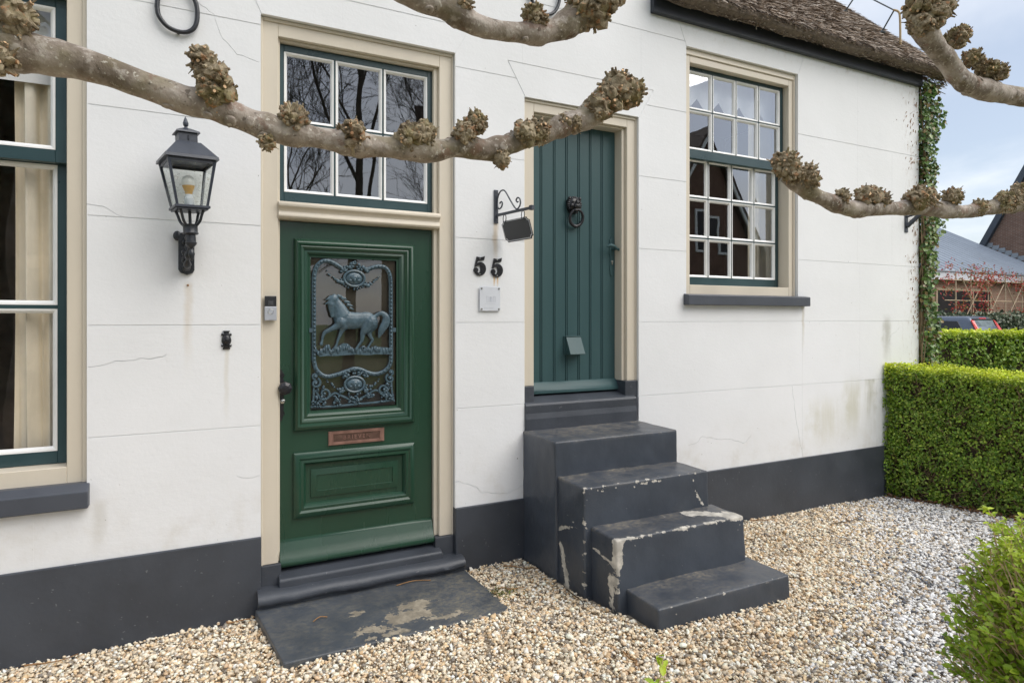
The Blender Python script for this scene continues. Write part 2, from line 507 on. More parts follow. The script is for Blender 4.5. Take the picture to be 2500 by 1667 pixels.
def chip_material(name, base, chip, rough=0.4, dustc=None):
    """old thick paint; vertex colour R = chipped-off paint, G = dust/dirt film"""
    N = NT(name)
    at = N.n('ShaderNodeAttribute', attribute_name='Col')
    sp = N.n('ShaderNodeSeparateColor'); N.l(at.outputs['Color'], sp.inputs[0])
    n1 = N.noise(3, 5); n2 = N.noise(26, 6, 0.65)
    col = N.mix(N.rng(n1, 0.3, 0.7), tuple(c * 0.85 for c in base), tuple(c * 1.15 for c in base))
    dust = N.math('MULTIPLY', sp.outputs[1], N.math('MULTIPLY', N.rng(N.noise(6, 6, 0.75), 0.30, 0.70), N.rng(N.noise(55, 5, 0.75, stretch=(0.6, 1, 1)), 0.34, 0.62)))
    col = N.mix(N.math('MULTIPLY', dust, 0.8), col, dustc or srgb(150, 140, 122))
    sc = N.rng(N.noise(70, 3, 0.6, stretch=(0.25, 1, 1)), 0.70, 0.74, 0, 0.3)
    col = N.mix(sc, col, srgb(120, 124, 130))
    c = N.math('ADD', sp.outputs[0], N.math('ADD', N.math('MULTIPLY', N.math('SUBTRACT', n2, 0.5), 1.3), N.math('MULTIPLY', N.math('SUBTRACT', N.noise(7, 3), 0.5), 0.9)))
    cm = N.rng(c, 0.50, 0.55)
    chipc = N.mix(N.rng(N.noise(18, 4), 0.35, 0.65), chip, tuple(k * 0.62 for k in chip))
    col = N.mix(cm, col, chipc)
    ro = N.math('ADD', rough, N.math('MULTIPLY', N.math('MAXIMUM', cm, dust), 0.35))
    h = N.math('SUBTRACT', N.math('ADD', N.math('MULTIPLY', N.noise(9, 4), 0.7), N.math('MULTIPLY', n2, 0.15)), N.math('MULTIPLY', cm, 0.3))
    return N.principled(col, ro, 0, 0.45, N.bump(h, 0.55, 0.012))
M['step'] = chip_material('chipped_step_paint', srgb(68, 74, 83), srgb(212, 206, 194), 0.36)
M['slab'] = chip_material('worn_slab_paint', srgb(74, 80, 88), srgb(166, 156, 138), 0.40, srgb(140, 132, 112))

def bark_material():
    N = NT('lime_bark')
    n1 = N.noise(9, 5, 0.6); n2 = N.noise(38, 4, 0.6); n3 = N.noise(90, 3)
    col = N.mix(N.rng(n1, 0.36, 0.64), srgb(118, 106, 92), srgb(176, 164, 152))
    col = N.mix(N.rng(n2, 0.52, 0.66, 0, 0.6), col, srgb(196, 187, 176))
    col = N.mix(N.rng(N.noise(6, 4, stretch=(1, 1, 1.6)), 0.50, 0.66, 0, 0.55), col, srgb(124, 116, 82))
    col = N.mix(N.rng(N.noise(16, 5, 0.65), 0.56, 0.64, 0, 0.6), col, srgb(128, 100, 84))
    col = N.mix(N.rng(n3, 0.62, 0.68, 0, 0.75), col, srgb(208, 202, 188))
    col = N.mix(N.rng(N.noise(30, 5, 0.7), 0.60, 0.68, 0, 0.7), col, srgb(72, 62, 50))
    h = N.math('ADD', N.math('MULTIPLY', n2, 0.7), N.math('MULTIPLY', n3, 0.3))
    return N.principled(col, 0.75, 0, 0.3, N.bump(h, 0.8, 0.008))
M['bark'] = bark_material()
def knob_material():
    N = NT('pollard_knob_bark')
    n1 = N.noise(30, 5, 0.65); n2 = N.noise(90, 4)
    col = N.mix(N.rng(n1, 0.32, 0.68), srgb(98, 84, 64), srgb(178, 164, 138))
    col = N.mix(N.rng(N.noise(14, 4), 0.5, 0.7, 0, 0.6), col, srgb(128, 120, 72))
    col = N.mix(N.rng(N.noise(45, 4), 0.56, 0.66, 0, 0.55), col, srgb(186, 132, 92))
    return N.principled(col, 0.82, 0, 0.2, N.bump(n2, 0.7, 0.006))
M['knob'] = knob_material()

def ground_material():
    N = NT('pebbly_earth')
    n1 = N.noise(60, 4); n2 = N.noise(3, 5)
    col = N.mix(N.rng(n1, 0.35, 0.65), srgb(150, 132, 108), srgb(220, 206, 184))
    col = N.mix(N.rng(n2, 0.3, 0.7, 0, 0.4), col, srgb(160, 140, 116))
    return N.principled(col, 0.9, 0, 0.2, N.bump(n1, 0.8, 0.02))
M['earth'] = ground_material()
def grass_material():
    N = NT('lawn_green')
    n1 = N.noise(25, 5); n2 = N.noise(0.6, 4)
    col = N.mix(N.rng(n1, 0.3, 0.7), (0.05, 0.10, 0.02), (0.11, 0.19, 0.04))
    col = N.mix(N.rng(n2, 0.3, 0.7, 0, 0.5), col, (0.12, 0.15, 0.05))
    return N.principled(col, 0.9, 0, 0.2, N.bump(n1, 1.0, 0.04))
M['grass'] = grass_material()
M['asphalt'] = paint('grey_asphalt', (0.055, 0.055, 0.055), 0.85, 0.2, 1, 0.6, 80)

def brick_material(name, a, b, mortar, scale=1.0, axis='xz'):
    N = NT(name)
    X = N.xyz()
    cb = N.n('ShaderNodeCombineXYZ')
    N.l(X[0] if axis == 'xz' else X[1], cb.inputs[0]); N.l(X[2], cb.inputs[1])
    br = N.n('ShaderNodeTexBrick')
    br.inputs['Scale'].default_value = scale
    br.inputs['Mortar Size'].default_value = 0.012
    br.inputs['Brick Width'].default_value = 0.22; br.inputs['Row Height'].default_value = 0.065
    br.inputs['Color1'].default_value = a + (1,); br.inputs['Color2'].default_value = b + (1,); br.inputs['Mortar'].default_value = mortar + (1,)
    N.l(cb.outputs[0], br.inputs['Vector'])
    col = N.mix(N.rng(N.noise(3, 5), 0.3, 0.7, 0, 0.35), br.outputs[0], tuple(c * 0.6 for c in a))
    return N.principled(col, 0.85, 0, 0.2, N.bump(br.outputs[1], 0.6, -0.01))
M['brick_brown'] = brick_material('brown_brick', srgb(132, 100, 86), srgb(112, 84, 74), srgb(150, 136, 124), 1.0, 'yz')
M['brick_buff'] = brick_material('buff_brick', srgb(188, 150, 124), srgb(172, 132, 108), srgb(190, 176, 160))
M['brick_house'] = brick_material('red_brown_brick', srgb(120, 84, 70), srgb(104, 72, 60), srgb(140, 124, 110))
M['tiles'] = paint('dark_roof_tile', srgb(84, 70, 58), 0.7, 0.3, 6, 0.6, 20)
M['zinc'] = paint('grey_metal_roof', srgb(164, 172, 182), 0.45, 0.06, 0.8, 0.1, 20, metal=0.2)
M['darkbarge'] = paint('dark_bargeboard', srgb(62, 70, 80), 0.5, 0.1, 2, 0.2, 30)
M['lead'] = paint('pale_lead_flashing', srgb(150, 158, 166), 0.5, 0.1, 5, 0.2, 40)
M['bamboo'] = paint('pale_bamboo_cane', srgb(186, 168, 140), 0.7, 0.15, 10, 0.2, 40)
M['carpaint'] = paint('blue_grey_car_paint', srgb(92, 104, 122), 0.35, 0.03, 4, 0.0, 40, metal=0.2, coat=0.4)
M['carglass'] = paint('dark_car_glass', (0.012, 0.015, 0.016), 0.06, 0.1, 3, 0.0, 20)
M['carwin'] = paint('pale_sky_lit_car_window', (0.10, 0.13, 0.13), 0.08, 0.5, 4, 0.0, 20)
M['carlight'] = paint('red_tail_lens', srgb(214, 40, 36), 0.15, 0.1, 12, 0.0, 40, coat=0.5)
M['tyre'] = paint('black_rubber', (0.02, 0.02, 0.02), 0.8, 0.1, 12, 0.2, 60)
M['trim'] = paint('black_car_trim', (0.02, 0.02, 0.022), 0.4, 0.1, 12, 0.0, 60)

# ------------------------------------------------------------------ ground
def gh(x, y):
    """height of the gravel surface"""
    xs = np.array([-3, -1, 0.2, 2.0, 4.2, 6.4, 9]); zs = np.array([-0.065, -0.06, -0.03, 0.0, -0.05, -0.09, -0.09])
    return np.interp(x, xs, zs) + 0.045 * np.clip(-y / 1.3, 0, 1) * np.clip(1.3 - np.abs(x - 2.2) / 3.5, 0, 1) + 0.008 * np.sin(x * 5.1 + y * 3.3) * np.sin(y * 4.7 - x * 2.1)

def sheet(name, x0, x1, y0, y1, nx, ny, zf, mat):
    xs = np.linspace(x0, x1, nx); ys = np.linspace(y0, y1, ny)
    gx, gy = np.meshgrid(xs, ys)
    V = np.stack([gx.ravel(), gy.ravel(), zf(gx, gy).ravel()], 1)
    i = np.arange((nx - 1) * (ny - 1)); r = i // (nx - 1); c = i % (nx - 1)
    a = r * nx + c
    F = np.stack([a, a + 1, a + 1 + nx, a + nx], 1)
    return tag(np_mesh(name, V, F, mat, None, None, True), kind='structure')

sheet('ground', -120, 160, -160, 160, 3, 3, lambda x, y: x * 0 - 0.20, M['grass'])
sheet('gravel_bed', -4.0, 9.0, -4.6, 0.15, 80, 40, lambda x, y: gh(x, y) - 0.012, M['earth'])
sheet('road', -60, 80, -11.5, -6.2, 3, 3, lambda x, y: x * 0 - 0.19, M['asphalt'])
sheet('driveway', 17, 60, 3.0, 10.6, 3, 3, lambda x, y: x * 0 + 0.22, M['asphalt'])

# ------------------------------------------------------------------ the house
house = thing('cottage', 'white rendered cottage with green doors, dark plinth and thatched roof', 'house', (0, 0, 0))

WIN1 = (-1.95, -0.575, 0.815, 3.51)
DOOR1 = (0.277, 1.499, -0.30, 3.51)
DOOR2 = (2.027, 3.042, 0.905, 3.298)
WIN2 = (3.528, 4.862, 1.87, 3.955)

def apply_bool(obj, cutters):
    for k in cutters:
        m = obj.modifiers.new('cut', 'BOOLEAN'); m.operation = 'DIFFERENCE'; m.object = k; m.solver = 'EXACT'
        m.use_self = True
    dg = bpy.context.evaluated_depsgraph_get()
    me = bpy.data.meshes.new_from_object(obj.evaluated_get(dg))
    old = obj.data
    obj.modifiers.clear(); obj.data = me
    bpy.data.meshes.remove(old)
    for k in cutters: bpy.data.objects.remove(k)

b = MB()
b.prism([(-3.2, -0.3), (6.70, -0.3), (6.70, 4.30), (3.15, 4.30), (3.15, 5.6), (-3.2, 5.6)], 0.0, 0.32, 'y')
wall = b.build('wall', M['wall'], house)
b = MB()
for q in (WIN1, DOOR1, DOOR2, WIN2): b.box(q[0], q[1], -0.2, 0.6, q[2], q[3])
c1 = b.build('cut_openings', M['wall'])
b = MB()
GW = 0.0036
def groove(p, q, w=GW, d=0.0040):
    (x0, z0), (x1, z1) = p, q
    dx, dz = x1 - x0, z1 - z0; L = math.hypot(dx, dz); nx, nz_ = -dz / L * w, dx / L * w
    off = R.uniform(-0.0004, 0.0004)
    b.prism([(x0 + nx, z0 + nz_), (x1 + nx, z1 + nz_), (x1 - nx, z1 - nz_), (x0 - nx, z0 - nz_)], -0.05, d + off, 'y')
def hj(z, *seg):
    for a, c in seg: groove((a, z), (c, z))
hj(1.082, (-0.57, 0.30)); hj(1.675, (-0.57, 0.30)); hj(2.257, (-0.57, 0.30)); hj(2.844, (-0.57, 0.30))
hj(3.440, (-0.57, 0.30)); hj(1.101, (1.48, 2.04)); hj(1.683, (1.48, 2.04)); hj(2.260, (1.48, 2.04)); hj(2.840, (1.48, 2.04)); hj(3.417, (1.48, 1.955))
hj(1.683, (3.03, 6.8)); hj(2.261, (3.03, 3.54)); hj(2.834, (3.03, 3.54)); hj(3.405, (3.12, 3.54))
hj(2.249, (4.85, 6.8)); hj(3.406, (4.85, 6.8)); hj(1.10, (3.03, 6.8))
hj(3.700, (0.20, 1.605)); hj(3.531, (1.893, 3.185)); hj(3.99, (-3.0, 3.52)); hj(3.70, (-3.0, 0.20))
groove((1.497, 3.508), (1.605, 3.70)); groove((0.279, 3.508), (0.19, 3.70))
groove((1.893, 3.531), (2.033, 3.297)); groove((3.185, 3.531), (3.043, 3.297))
groove((3.53, 3.953), (3.44, 4.16), 0.003, 0.003); groove((4.86, 3.953), (4.95, 4.16), 0.003, 0.003)
for x, z0, z1 in ((-0.212, 1.078, 1.67), (-0.21, 2.26, 2.84), (-0.80, 0.42, 0.72), (2.009, 3.535, 3.985), (3.064, 3.535, 3.985), (0.75, 3.52, 3.70),
                  (5.706, 2.253, 4.14), (5.74, 1.105, 2.245), (6.249, 2.255, 3.40), (4.92, 0.42, 1.67), (6.0, 0.42, 1.095)):
    groove((x, z0), (x, z1), 0.0012, 0.0008)
def crack(pts, w=0.0016, d=0.005):
    P = []
    for (x0, z0), (x1, z1) in zip(pts[:-1], pts[1:]):
        n = max(2, int(math.hypot(x1 - x0, z1 - z0) / 0.025))
        for i in range(n):
            t = i / n
            P.append((x0 + (x1 - x0) * t + R.uniform(-.006, .006), z0 + (z1 - z0) * t + R.uniform(-.007, .007)))
    P.append(pts[-1])
    for p, q in zip(P[:-1], P[1:]):
        groove(p, q, w * R.uniform(0.45, 1.3), d)
crack([(-0.055, 3.5), (0.028, 3.444), (0.04, 3.39), (0.079, 3.316), (0.148, 3.241), (0.266, 3.218)])
crack([(-0.571, 2.317), (-0.503, 2.305), (-0.413, 2.262)])
crack([(-0.566, 1.461), (-0.493, 1.47), (-0.413, 1.487), (-0.28, 1.495), (-0.207, 1.513)], 0.002)
crack([(3.557, 0.674), (3.628, 0.671), (3.705, 0.729), (3.872, 0.683), (4.048, 0.671), (4.178, 0.622), (4.27, 0.686)])
crack([(1.495, 0.609), (1.615, 0.577), (1.697, 0.51), (1.797, 0.49), (1.899, 0.484), (2.039, 0.522)], 0.0022)
crack([(6.188, 1.469), (6.231, 1.535), (6.376, 1.612)], 0.002)
crack([(4.783, 1.094), (4.818, 0.901), (4.885, 0.574), (4.929, 0.438)])
crack([(0.143, 0.801), (0.183, 0.787), (0.284, 0.784)])
c2 = b.build('cut_grooves', M['wall'])
apply_bool(wall, [c1, c2])
wall.data.materials.clear(); wall.data.materials.append(M['wall'])

# plinth lengths between the openings
for x0, x1 in ((-3.2, 0.2785), (1.4975, 2.30), (2.80, 6.712)):
    b = MB(); b.box(x0, x1, -0.014, 0.10, -0.3, 0.43)
    b.build('plinth', M['slate'], house, 0.006)

# back, sides and ceiling of the house body
b = MB(); b.box(6.40, 6.695, 0.32, 5.2, -0.3, 4.25); b.add([(6.41, 0.34, 4.25), (6.41, 5.2, 4.25), (6.41, 2.8, 6.75), (6.69, 0.34, 4.25), (6.69, 5.2, 4.25), (6.69, 2.8, 6.75)], [(0, 1, 2), (5, 4, 3), (0, 3, 4, 1), (1, 4, 5, 2), (2, 5, 3, 0)])
b.build('side_wall', M['wall'], house)
b = MB(); b.box(-3.2, 6.39, 5.0, 5.2, -0.3, 5.6); b.box(-3.2, -3.0, 0.32, 5.0, -0.3, 5.6)
b.build('back_wall', M['wall'], house)
b = MB(); b.box(-2.99, 6.39, 0.33, 4.99, 4.18, 4.28); b.box(-2.99, 3.14, 0.33, 4.99, 5.5, 5.6); b.box(3.0, 3.14, 0.33, 4.99, 4.29, 5.49)  # upper left slab is unseen, added only to block light
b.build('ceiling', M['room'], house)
b = MB(); b.box(-2.99, 6.39, 0.33, 4.99, -0.18, -0.1)
b.box(-2.99, 6.39, 2.4, 2.5, -0.1, 4.17); b.box(0.02, 0.08, 0.33, 2.39, -0.1, 4.17); b.box(1.75, 1.85, 0.33, 2.39, -0.1, 4.17); b.box(3.2, 3.3, 0.33, 2.39, -0.1, 4.17)
b.build('room_partition', M['roomwarm'], house)

# fascia under the thatch
b = MB(); b.box(3.155, 6.703, -0.042, -0.002, 4.138, 4.300)
b.build('fascia', M['fascia'], house, 0.004)

# ---------------- window and door joinery
def casing(name, op, zb, jw, head, yf, yd, parent, bottom=None):
    """cream frame standing in a wall opening: outer face ring and a second stepped ring behind"""
    x0, x1, z0, z1 = op
    e = 0.002
    inner = (x0 + jw, x1 - jw, (zb if bottom is None else bottom), z1 - head)
    b = MB()
    if bottom is None:       # door: no bottom member -> three sides as boxes
        for (a, c) in ((x0 + e, inner[0]), (inner[1], x1 - e)):
            b.box(a, c, yf, yd, zb, z1 - e)
        b.box(inner[0], inner[1], yf, yd, z1 - head, z1 - e)
        for (a, c) in ((inner[0], inner[0] + 0.012), (inner[1] - 0.030, inner[1])):
            b.box(a, c, yf + 0.028, yd + 0.02, zb, z1 - head)
        b.box(inner[0] + 0.012, inner[1] - 0.030, yf + 0.028, yd + 0.02, z1 - head - 0.014, z1 - head)
        b.box(x0 + e, x0 + 0.014, yf - 0.010, yf, zb, z1 - e)
        b.box(x1 - 0.014, x1 - e, yf - 0.010, yf, zb, z1 - e)
        b.box(x0 + 0.014, x1 - 0.014, yf - 0.010, yf, z1 - 0.022, z1 - e)
    else:
        for (a, c) in ((x0 + e, inner[0]), (inner[1], x1 - e)):
            b.box(a, c, yf, yd, z0 + e, z1 - e)
        b.box(inner[0], inner[1], yf, yd, z1 - head, z1 - e)
        b.box(inner[0], inner[1], yf, yd, z0 + e, bottom)
        b.box(x0 + e, x0 + 0.013, yf - 0.012, yf, z0 + e, z1 - e)
        b.box(x1 - 0.024, x1 - e, yf - 0.012, yf, z0 + e, z1 - e)
        b.box(x0 + 0.013, x1 - 0.024, yf - 0.012, yf, z1 - 0.050, z1 - e)
    return b.build(name, M['cream'], parent, 0.003, 1)

def sash(parent, gx0, gx1, gz, ncol, y, stile, top, bot, gap=0.011, bead=0.019, pane_mat=None, green=None, depth=0.045):
    """glazed sash: frame, then one bead and one pane per light; gz = list of (z0,z1) rows"""
    green = green or M['sash']
    z0 = gz[0][0]; z1 = gz[-1][1]
    b = MB()
    b.box(gx0 - stile, gx0, y, y + depth, z0 - bot, z1 + top)
    b.box(gx1, gx1 + stile, y, y + depth, z0 - bot, z1 + top)
    b.box(gx0, gx1, y, y + depth, z1, z1 + top)
    b.box(gx0, gx1, y, y + depth, z0 - bot, z0)
    cw = (gx1 - gx0 - gap * (ncol - 1)) / ncol
    for k in range(1, ncol):
        x = gx0 + k * (cw + gap)
        b.box(x - gap, x, y + 0.002, y + depth - 0.004, z0, z1)
    for (a0, a1), (b0, b1) in zip(gz[:-1], gz[1:]):
        for k in range(ncol):
            x = gx0 + k * (cw + gap)
            b.box(x, x + cw, y + 0.002, y + depth - 0.004, a1, b0)
    b.build('sash_frame', green, parent, 0.0025, 1)
    for k in range(ncol):
        x = gx0 + k * (cw + gap)
        for (a, c) in gz:
            b = MB()
            e = 0.0006
            b.ring((x + e, x + cw - e, a + e, c - e), (x + bead, x + cw - bead, a + bead, c - bead),
                   [(0, y + 0.016), (0, y - 0.001), (0.45, y + 0.001), (0.72, y + 0.007), (1.0, y + 0.016), (1.0, y + 0.022)])
            b.build('glazing_bead', M['white'], parent)
            t = R.uniform(-0.0012, 0.0012); u = R.uniform(-0.0012, 0.0012)
            b = MB(); xm0, xm1, zm0, zm1 = x + bead * 0.7, x + cw - bead * 0.7, a + bead * 0.7, c - bead * 0.7
            yy = y + 0.019
            b.hexa([(xm0, yy + t, zm0), (xm1, yy - t, zm0), (xm1, yy - t + u, zm1), (xm0, yy + t + u, zm1)],
                   [(xm0, yy + t + .004, zm0), (xm1, yy - t + .004, zm0), (xm1, yy - t + u + .004, zm1), (xm0, yy + t + u + .004, zm1)])
            b.build('pane', pane_mat or M['pane'], parent)

def stone_sill(parent, x0, x1, zt_wall, zt, zb, yo):
    b = MB()
    b.prism([(0.05, zt_wall), (0.0, zt_wall), (-yo, zt), (-yo, zb), (0.0, zb), (0.05, zb)], x0, x1, 'x')
    b.build('window_sill', M['sill'], parent, 0.006)

# left window
w1 = casing('window', (WIN1[0], WIN1[1], WIN1[2] + 0.02, WIN1[3]), 0, 0.094, 0.098, 0.04, 0.16, house, 0.932)
tag(w1, 'tall left window with large panes and cream curtains')
sash(w1, -1.806, -0.728, [(2.607, 3.363)], 1, 0.10, 0.050, 0.050, 0.067, bead=0.024, pane_mat=M['pane_clear'])
sash(w1, -1.806, -0.728, [(1.002, 1.765), (1.785, 2.537)], 1, 0.150, 0.050, 0.02, 0.068, gap=0.02, bead=0.024, pane_mat=M['pane_clear'])
stone_sill(w1, -1.99, -0.562, 0.848, 0.815, 0.725, 0.055)
def drape(parent, x0, x1, y, z0, z1, folds, amp, name='curtain', mat=None, nz=14, scallop=None):
    n = folds * 10
    xs = np.linspace(x0, x1, n)
    V = []; 
    for j in range(nz):
        t = j / (nz - 1)
        for i, x in enumerate(xs):
            ph = 2 * math.pi * folds * i / n
            zz = z0 + (z1 - z0) * t
            if scallop:
                zb = z0 - scallop * abs(math.sin(ph * 0.5)) ** 0.8
                zz = zb + (z1 - zb) * t
            V.append((x + 0.008 * math.sin(ph * 2 + 3 * t), y + amp * math.sin(ph) + 0.25 * amp * math.sin(2.3 * ph + 4 * t), zz))
    F = [(j * n + i, j * n + i + 1, j * n + n + i + 1, j * n + n + i) for j in range(nz - 1) for i in range(n - 1)]
    m = MB(); m.add(V, F)
    return m.build(name, mat or M['curtain'], parent, smooth=180)
drape(w1, -0.945, -0.66, 0.270, 0.85, 3.45, 3, 0.045)
drape(w1, -1.88, -1.60, 0.255, 0.85, 3.45, 3, 0.026)
drape(w1, -1.88, -0.66, 0.214, 2.98, 3.46, 2, 0.003, 'blind', M['net'], 4)

# right window, two sashes of small panes
w2 = casing('window', (WIN2[0], WIN2[1], WIN2[2] + 0.02, WIN2[3]), 0, 0.075, 0.108, 0.04, 0.21, house, 1.993)
tag(w2, 'small-paned sash window with scalloped valance at right')
sash(w2, 3.640, 4.739, [(3.150, 3.478), (3.490, 3.812)], 4, 0.10, 0.043, 0.040, 0.078, bead=0.020)
sash(w2, 3.640, 4.739, [(2.068, 2.400), (2.412, 2.744), (2.756, 3.085)], 4, 0.152, 0.043, 0.02, 0.070, bead=0.020)
stone_sill(w2, 3.50, 4.955, 1.915, 1.905, 1.822, 0.06)
drape(w2, 3.60, 4.84, 0.225, 3.64, 3.95, 5, 0.006, 'valance', M['net'], 5, 0.085)
drape(w2, 4.55, 5.0, 0.30, 1.90, 3.95, 3, 0.02, 'curtain', M['curtain'])

# ---------------- front door 1
fr1 = casing('door_frame', DOOR1, 0.242, 0.100, 0.100, 0.04, 0.145, house)
for x0, x1 in ((0.2792, 0.392), (1.365, 1.4972)):
    b = MB(); b.box(x0, x1, 0.022, 0.16, 0.08, 0.2415); b.build('jamb_base', M['slate'], fr1, 0.004)
b = MB()   # moulded transom rail above the door
b.prism([(0.14, 2.424), (0.055, 2.424), (0.018, 2.415), (0.008, 2.405), (0.008, 2.388), (0.024, 2.378), (0.034, 2.36), (0.026, 2.345), (0.022, 2.330), (0.034, 2.318), (0.06, 2.314), (0.14, 2.314)], 0.3772, 1.3988, 'x')
b.build('transom_rail', M['cream'], fr1, 0.002, 1, 40)
tw = MB()
tw.box(0.388, 1.3685, 0.15, 0.158, 2.426, 3.395)   # narrow stop behind the light
tl = MB(); tl.ring((0.3885, 1.3695, 2.4255, 3.394), (0.40, 1.355, 2.44, 3.38), [(0, 0.15), (0, 0.104), (1, 0.104), (1, 0.15)])
tlo = tl.build('transom_window', M['sash'], house)
tag(tlo, 'six-pane fanlight above the green door')
sash(tlo, 0.416, 1.334, [(2.490, 2.915), (2.927, 3.350)], 3, 0.100, 0.0265, 0.040, 0.063, bead=0.019)

d1 = MB()
d1.box(0.386, 0.573, 0.10, 0.145, 0.212, 2.309)
d1.box(1.120, 1.3655, 0.10, 0.145, 0.212, 2.309)
d1.box(0.573, 1.120, 0.10, 0.145, 2.095, 2.309)
d1.box(0.573, 1.120, 0.10, 0.145, 0.881, 1.137)
d1.box(0.573, 1.120, 0.104, 0.145, 0.480, 0.881)
d1.box(0.573, 1.120, 0.10, 0.145, 0.212, 0.480)
front_door = d1.build('front_door', M['door_green'], house)
tag(front_door, 'bottle green panelled door with horse grille')
b = MB()
OUT = (0.472, 1.238, 1.018, 2.205); INN = (0.573, 1.120, 1.137, 2.095)
b.ring(OUT, INN, [(0, 0.1005), (0, 0.082), (0.10, 0.066), (0.22, 0.060), (0.32, 0.064), (0.36, 0.072), (0.44, 0.068), (0.56, 0.074), (0.62, 0.084), (0.74, 0.080), (0.84, 0.088), (0.90, 0.099), (1.0, 0.101), (1.0, 0.146)])
b.build('moulding', M['door_green'], front_door, smooth=35)
b = MB()
OUT = (0.470, 1.238, 0.478, 0.882); INN = (0.611, 1.087, 0.640, 0.730)
b.ring(OUT, INN, [(0, 0.1005), (0, 0.082), (0.12, 0.066), (0.22, 0.062), (0.30, 0.070), (0.40, 0.066), (0.50, 0.084), (0.53, 0.1035), (0.72, 0.1035), (0.73, 0.094), (0.97, 0.084), (0.985, 0.090), (1.0, 0.090)], True)
b.build('moulding', M['door_green'], front_door, smooth=35)
b = MB()
b.prism([(0.0995, 0.358), (0.088, 0.352), (0.082, 0.340), (0.070, 0.300), (0.050, 0.262), (0.036, 0.240), (0.033, 0.222), (0.040, 0.208), (0.0995, 0.206)], 0.387, 1.364, 'x')
b.build('weatherboard', M['door_green'], front_door, 0.002, 1, 40)
b = MB(); b.box(0.560, 1.130, 0.118, 0.123, 1.125, 2.105)
b.build('pane', M['pane_door'], front_door)

# letter slot with its word
b = MB()
b.ring((0.680, 1.036, 0.909, 0.998), (0.712, 1.004, 0.930, 0.976), [(0, 0.1005), (0, 0.092), (0.15, 0.088), (0.85, 0.088), (1.0, 0.094)])
b.build('letter_slot', M['copper'], front_door, smooth=30)
b = MB(); b.box(0.711, 1.005, 0.0925, 0.099, 0.929, 0.977)
b.build('letter_flap', M['copper_dark'], front_door)
def text_mesh(name, txt, size, x, y, z, depth, mat, parent, space=1.0):
    cu = bpy.data.curves.new('lettering', 'FONT')
    cu.body = txt; cu.size = size; cu.extrude = depth; cu.align_x = 'CENTER'; cu.align_y = 'CENTER'; cu.space_character = space
    o = bpy.data.objects.new('lettering', cu); C.objects.link(o)
    dg = bpy.context.evaluated_depsgraph_get(); dg.update()
    me = bpy.data.meshes.new_from_object(o.evaluated_get(dg))
    bpy.data.objects.remove(o)
    co = [Vector((x + v.co.x, y - v.co.z, z + v.co.y)) for v in me.vertices]
    for v, q in zip(me.vertices, co): v.co = q
    me.materials.clear(); me.materials.append(mat)
    ob = bpy.data.objects.new(name, me)
    return place(ob, parent)
text_mesh('lettering', 'BRIEVEN', 0.036, 0.858, 0.091, 0.953, 0.0025, M['copper'], front_door, 1.35)

# knob, rosette plate and cylinder
b = MB()
pl = [(0.386, 1.088), (0.402, 1.085), (0.41, 1.115), (0.421, 1.13), (0.412, 1.15), (0.414, 1.22), (0.416, 1.33), (0.409, 1.35), (0.421, 1.365), (0.408, 1.385), (0.399, 1.405), (0.386, 1.39)]
b.prism(pl, 0.0885, 0.0995, 'y')
b.build('lock_plate', M['iron'], front_door, 0.002, 1)
b = MB(); b.lathe([(0.012, 0), (0.012, -0.028), (0.030, -0.040), (0.042, -0.058), (0.038, -0.072), (0.020, -0.082), (0.0, -0.084)], (0.416, 0.089, 1.292), 8, 'y')
b.build('door_knob', M['iron'], front_door)
b = MB(); b.lathe([(0.014, 0), (0.014, -0.018), (0.011, -0.020), (0.0, -0.0205)], (0.405, 0.089, 1.208), 16, 'y')
b.build('lock_cylinder', M['steel'], front_door, smooth=40)

# cast grille with the horse (drawn on a sheet of 980 x 1568 units)
def G(x, y): return (0.5200 + 6.6406e-4 * x, 2.1586 - 1.06e-5 * x - 6.7214e-4 * y)
GS = 6.68e-4
def gp(x, y, Y): X, Z = G(x, y); return (X, Y, Z)
YG = 0.098
b = MB()
ring = [(108, 1060), (108, 900), (108, 600), (108, 320), (120, 215), (150, 155), (200, 122), (265, 126), (330, 160), (370, 186)]
bot = [(108, 1060), (130, 1135), (180, 1188), (240, 1206), (330, 1188), (420, 1158), (490, 1138), (560, 1152), (620, 1180), (700, 1194), (780, 1168), (835, 1110), (848, 1040), (848, 900), (846, 600), (845, 320), (838, 235), (810, 172), (760, 146), (690, 152), (620, 178)]
for path in (ring, bot):
    P = spline([gp(x, y, YG) for x, y in path], 4)
    b.tube(P, 20 * GS, 8, True, (1, 0.6, 1))
for x in (112, 846):
    for y in range(260, 1080, 37):
        b.ell(gp(x, y, YG - 0.008), 13 * GS, 0.010, 14 * GS, 8, 5)
for path in (ring[4:], bot[1:12], bot[15:]):
    for p in spline(path, 2): b.ell(gp(p[0], p[1], YG - 0.008), 11 * GS, 0.008, 11 * GS, 6, 4)
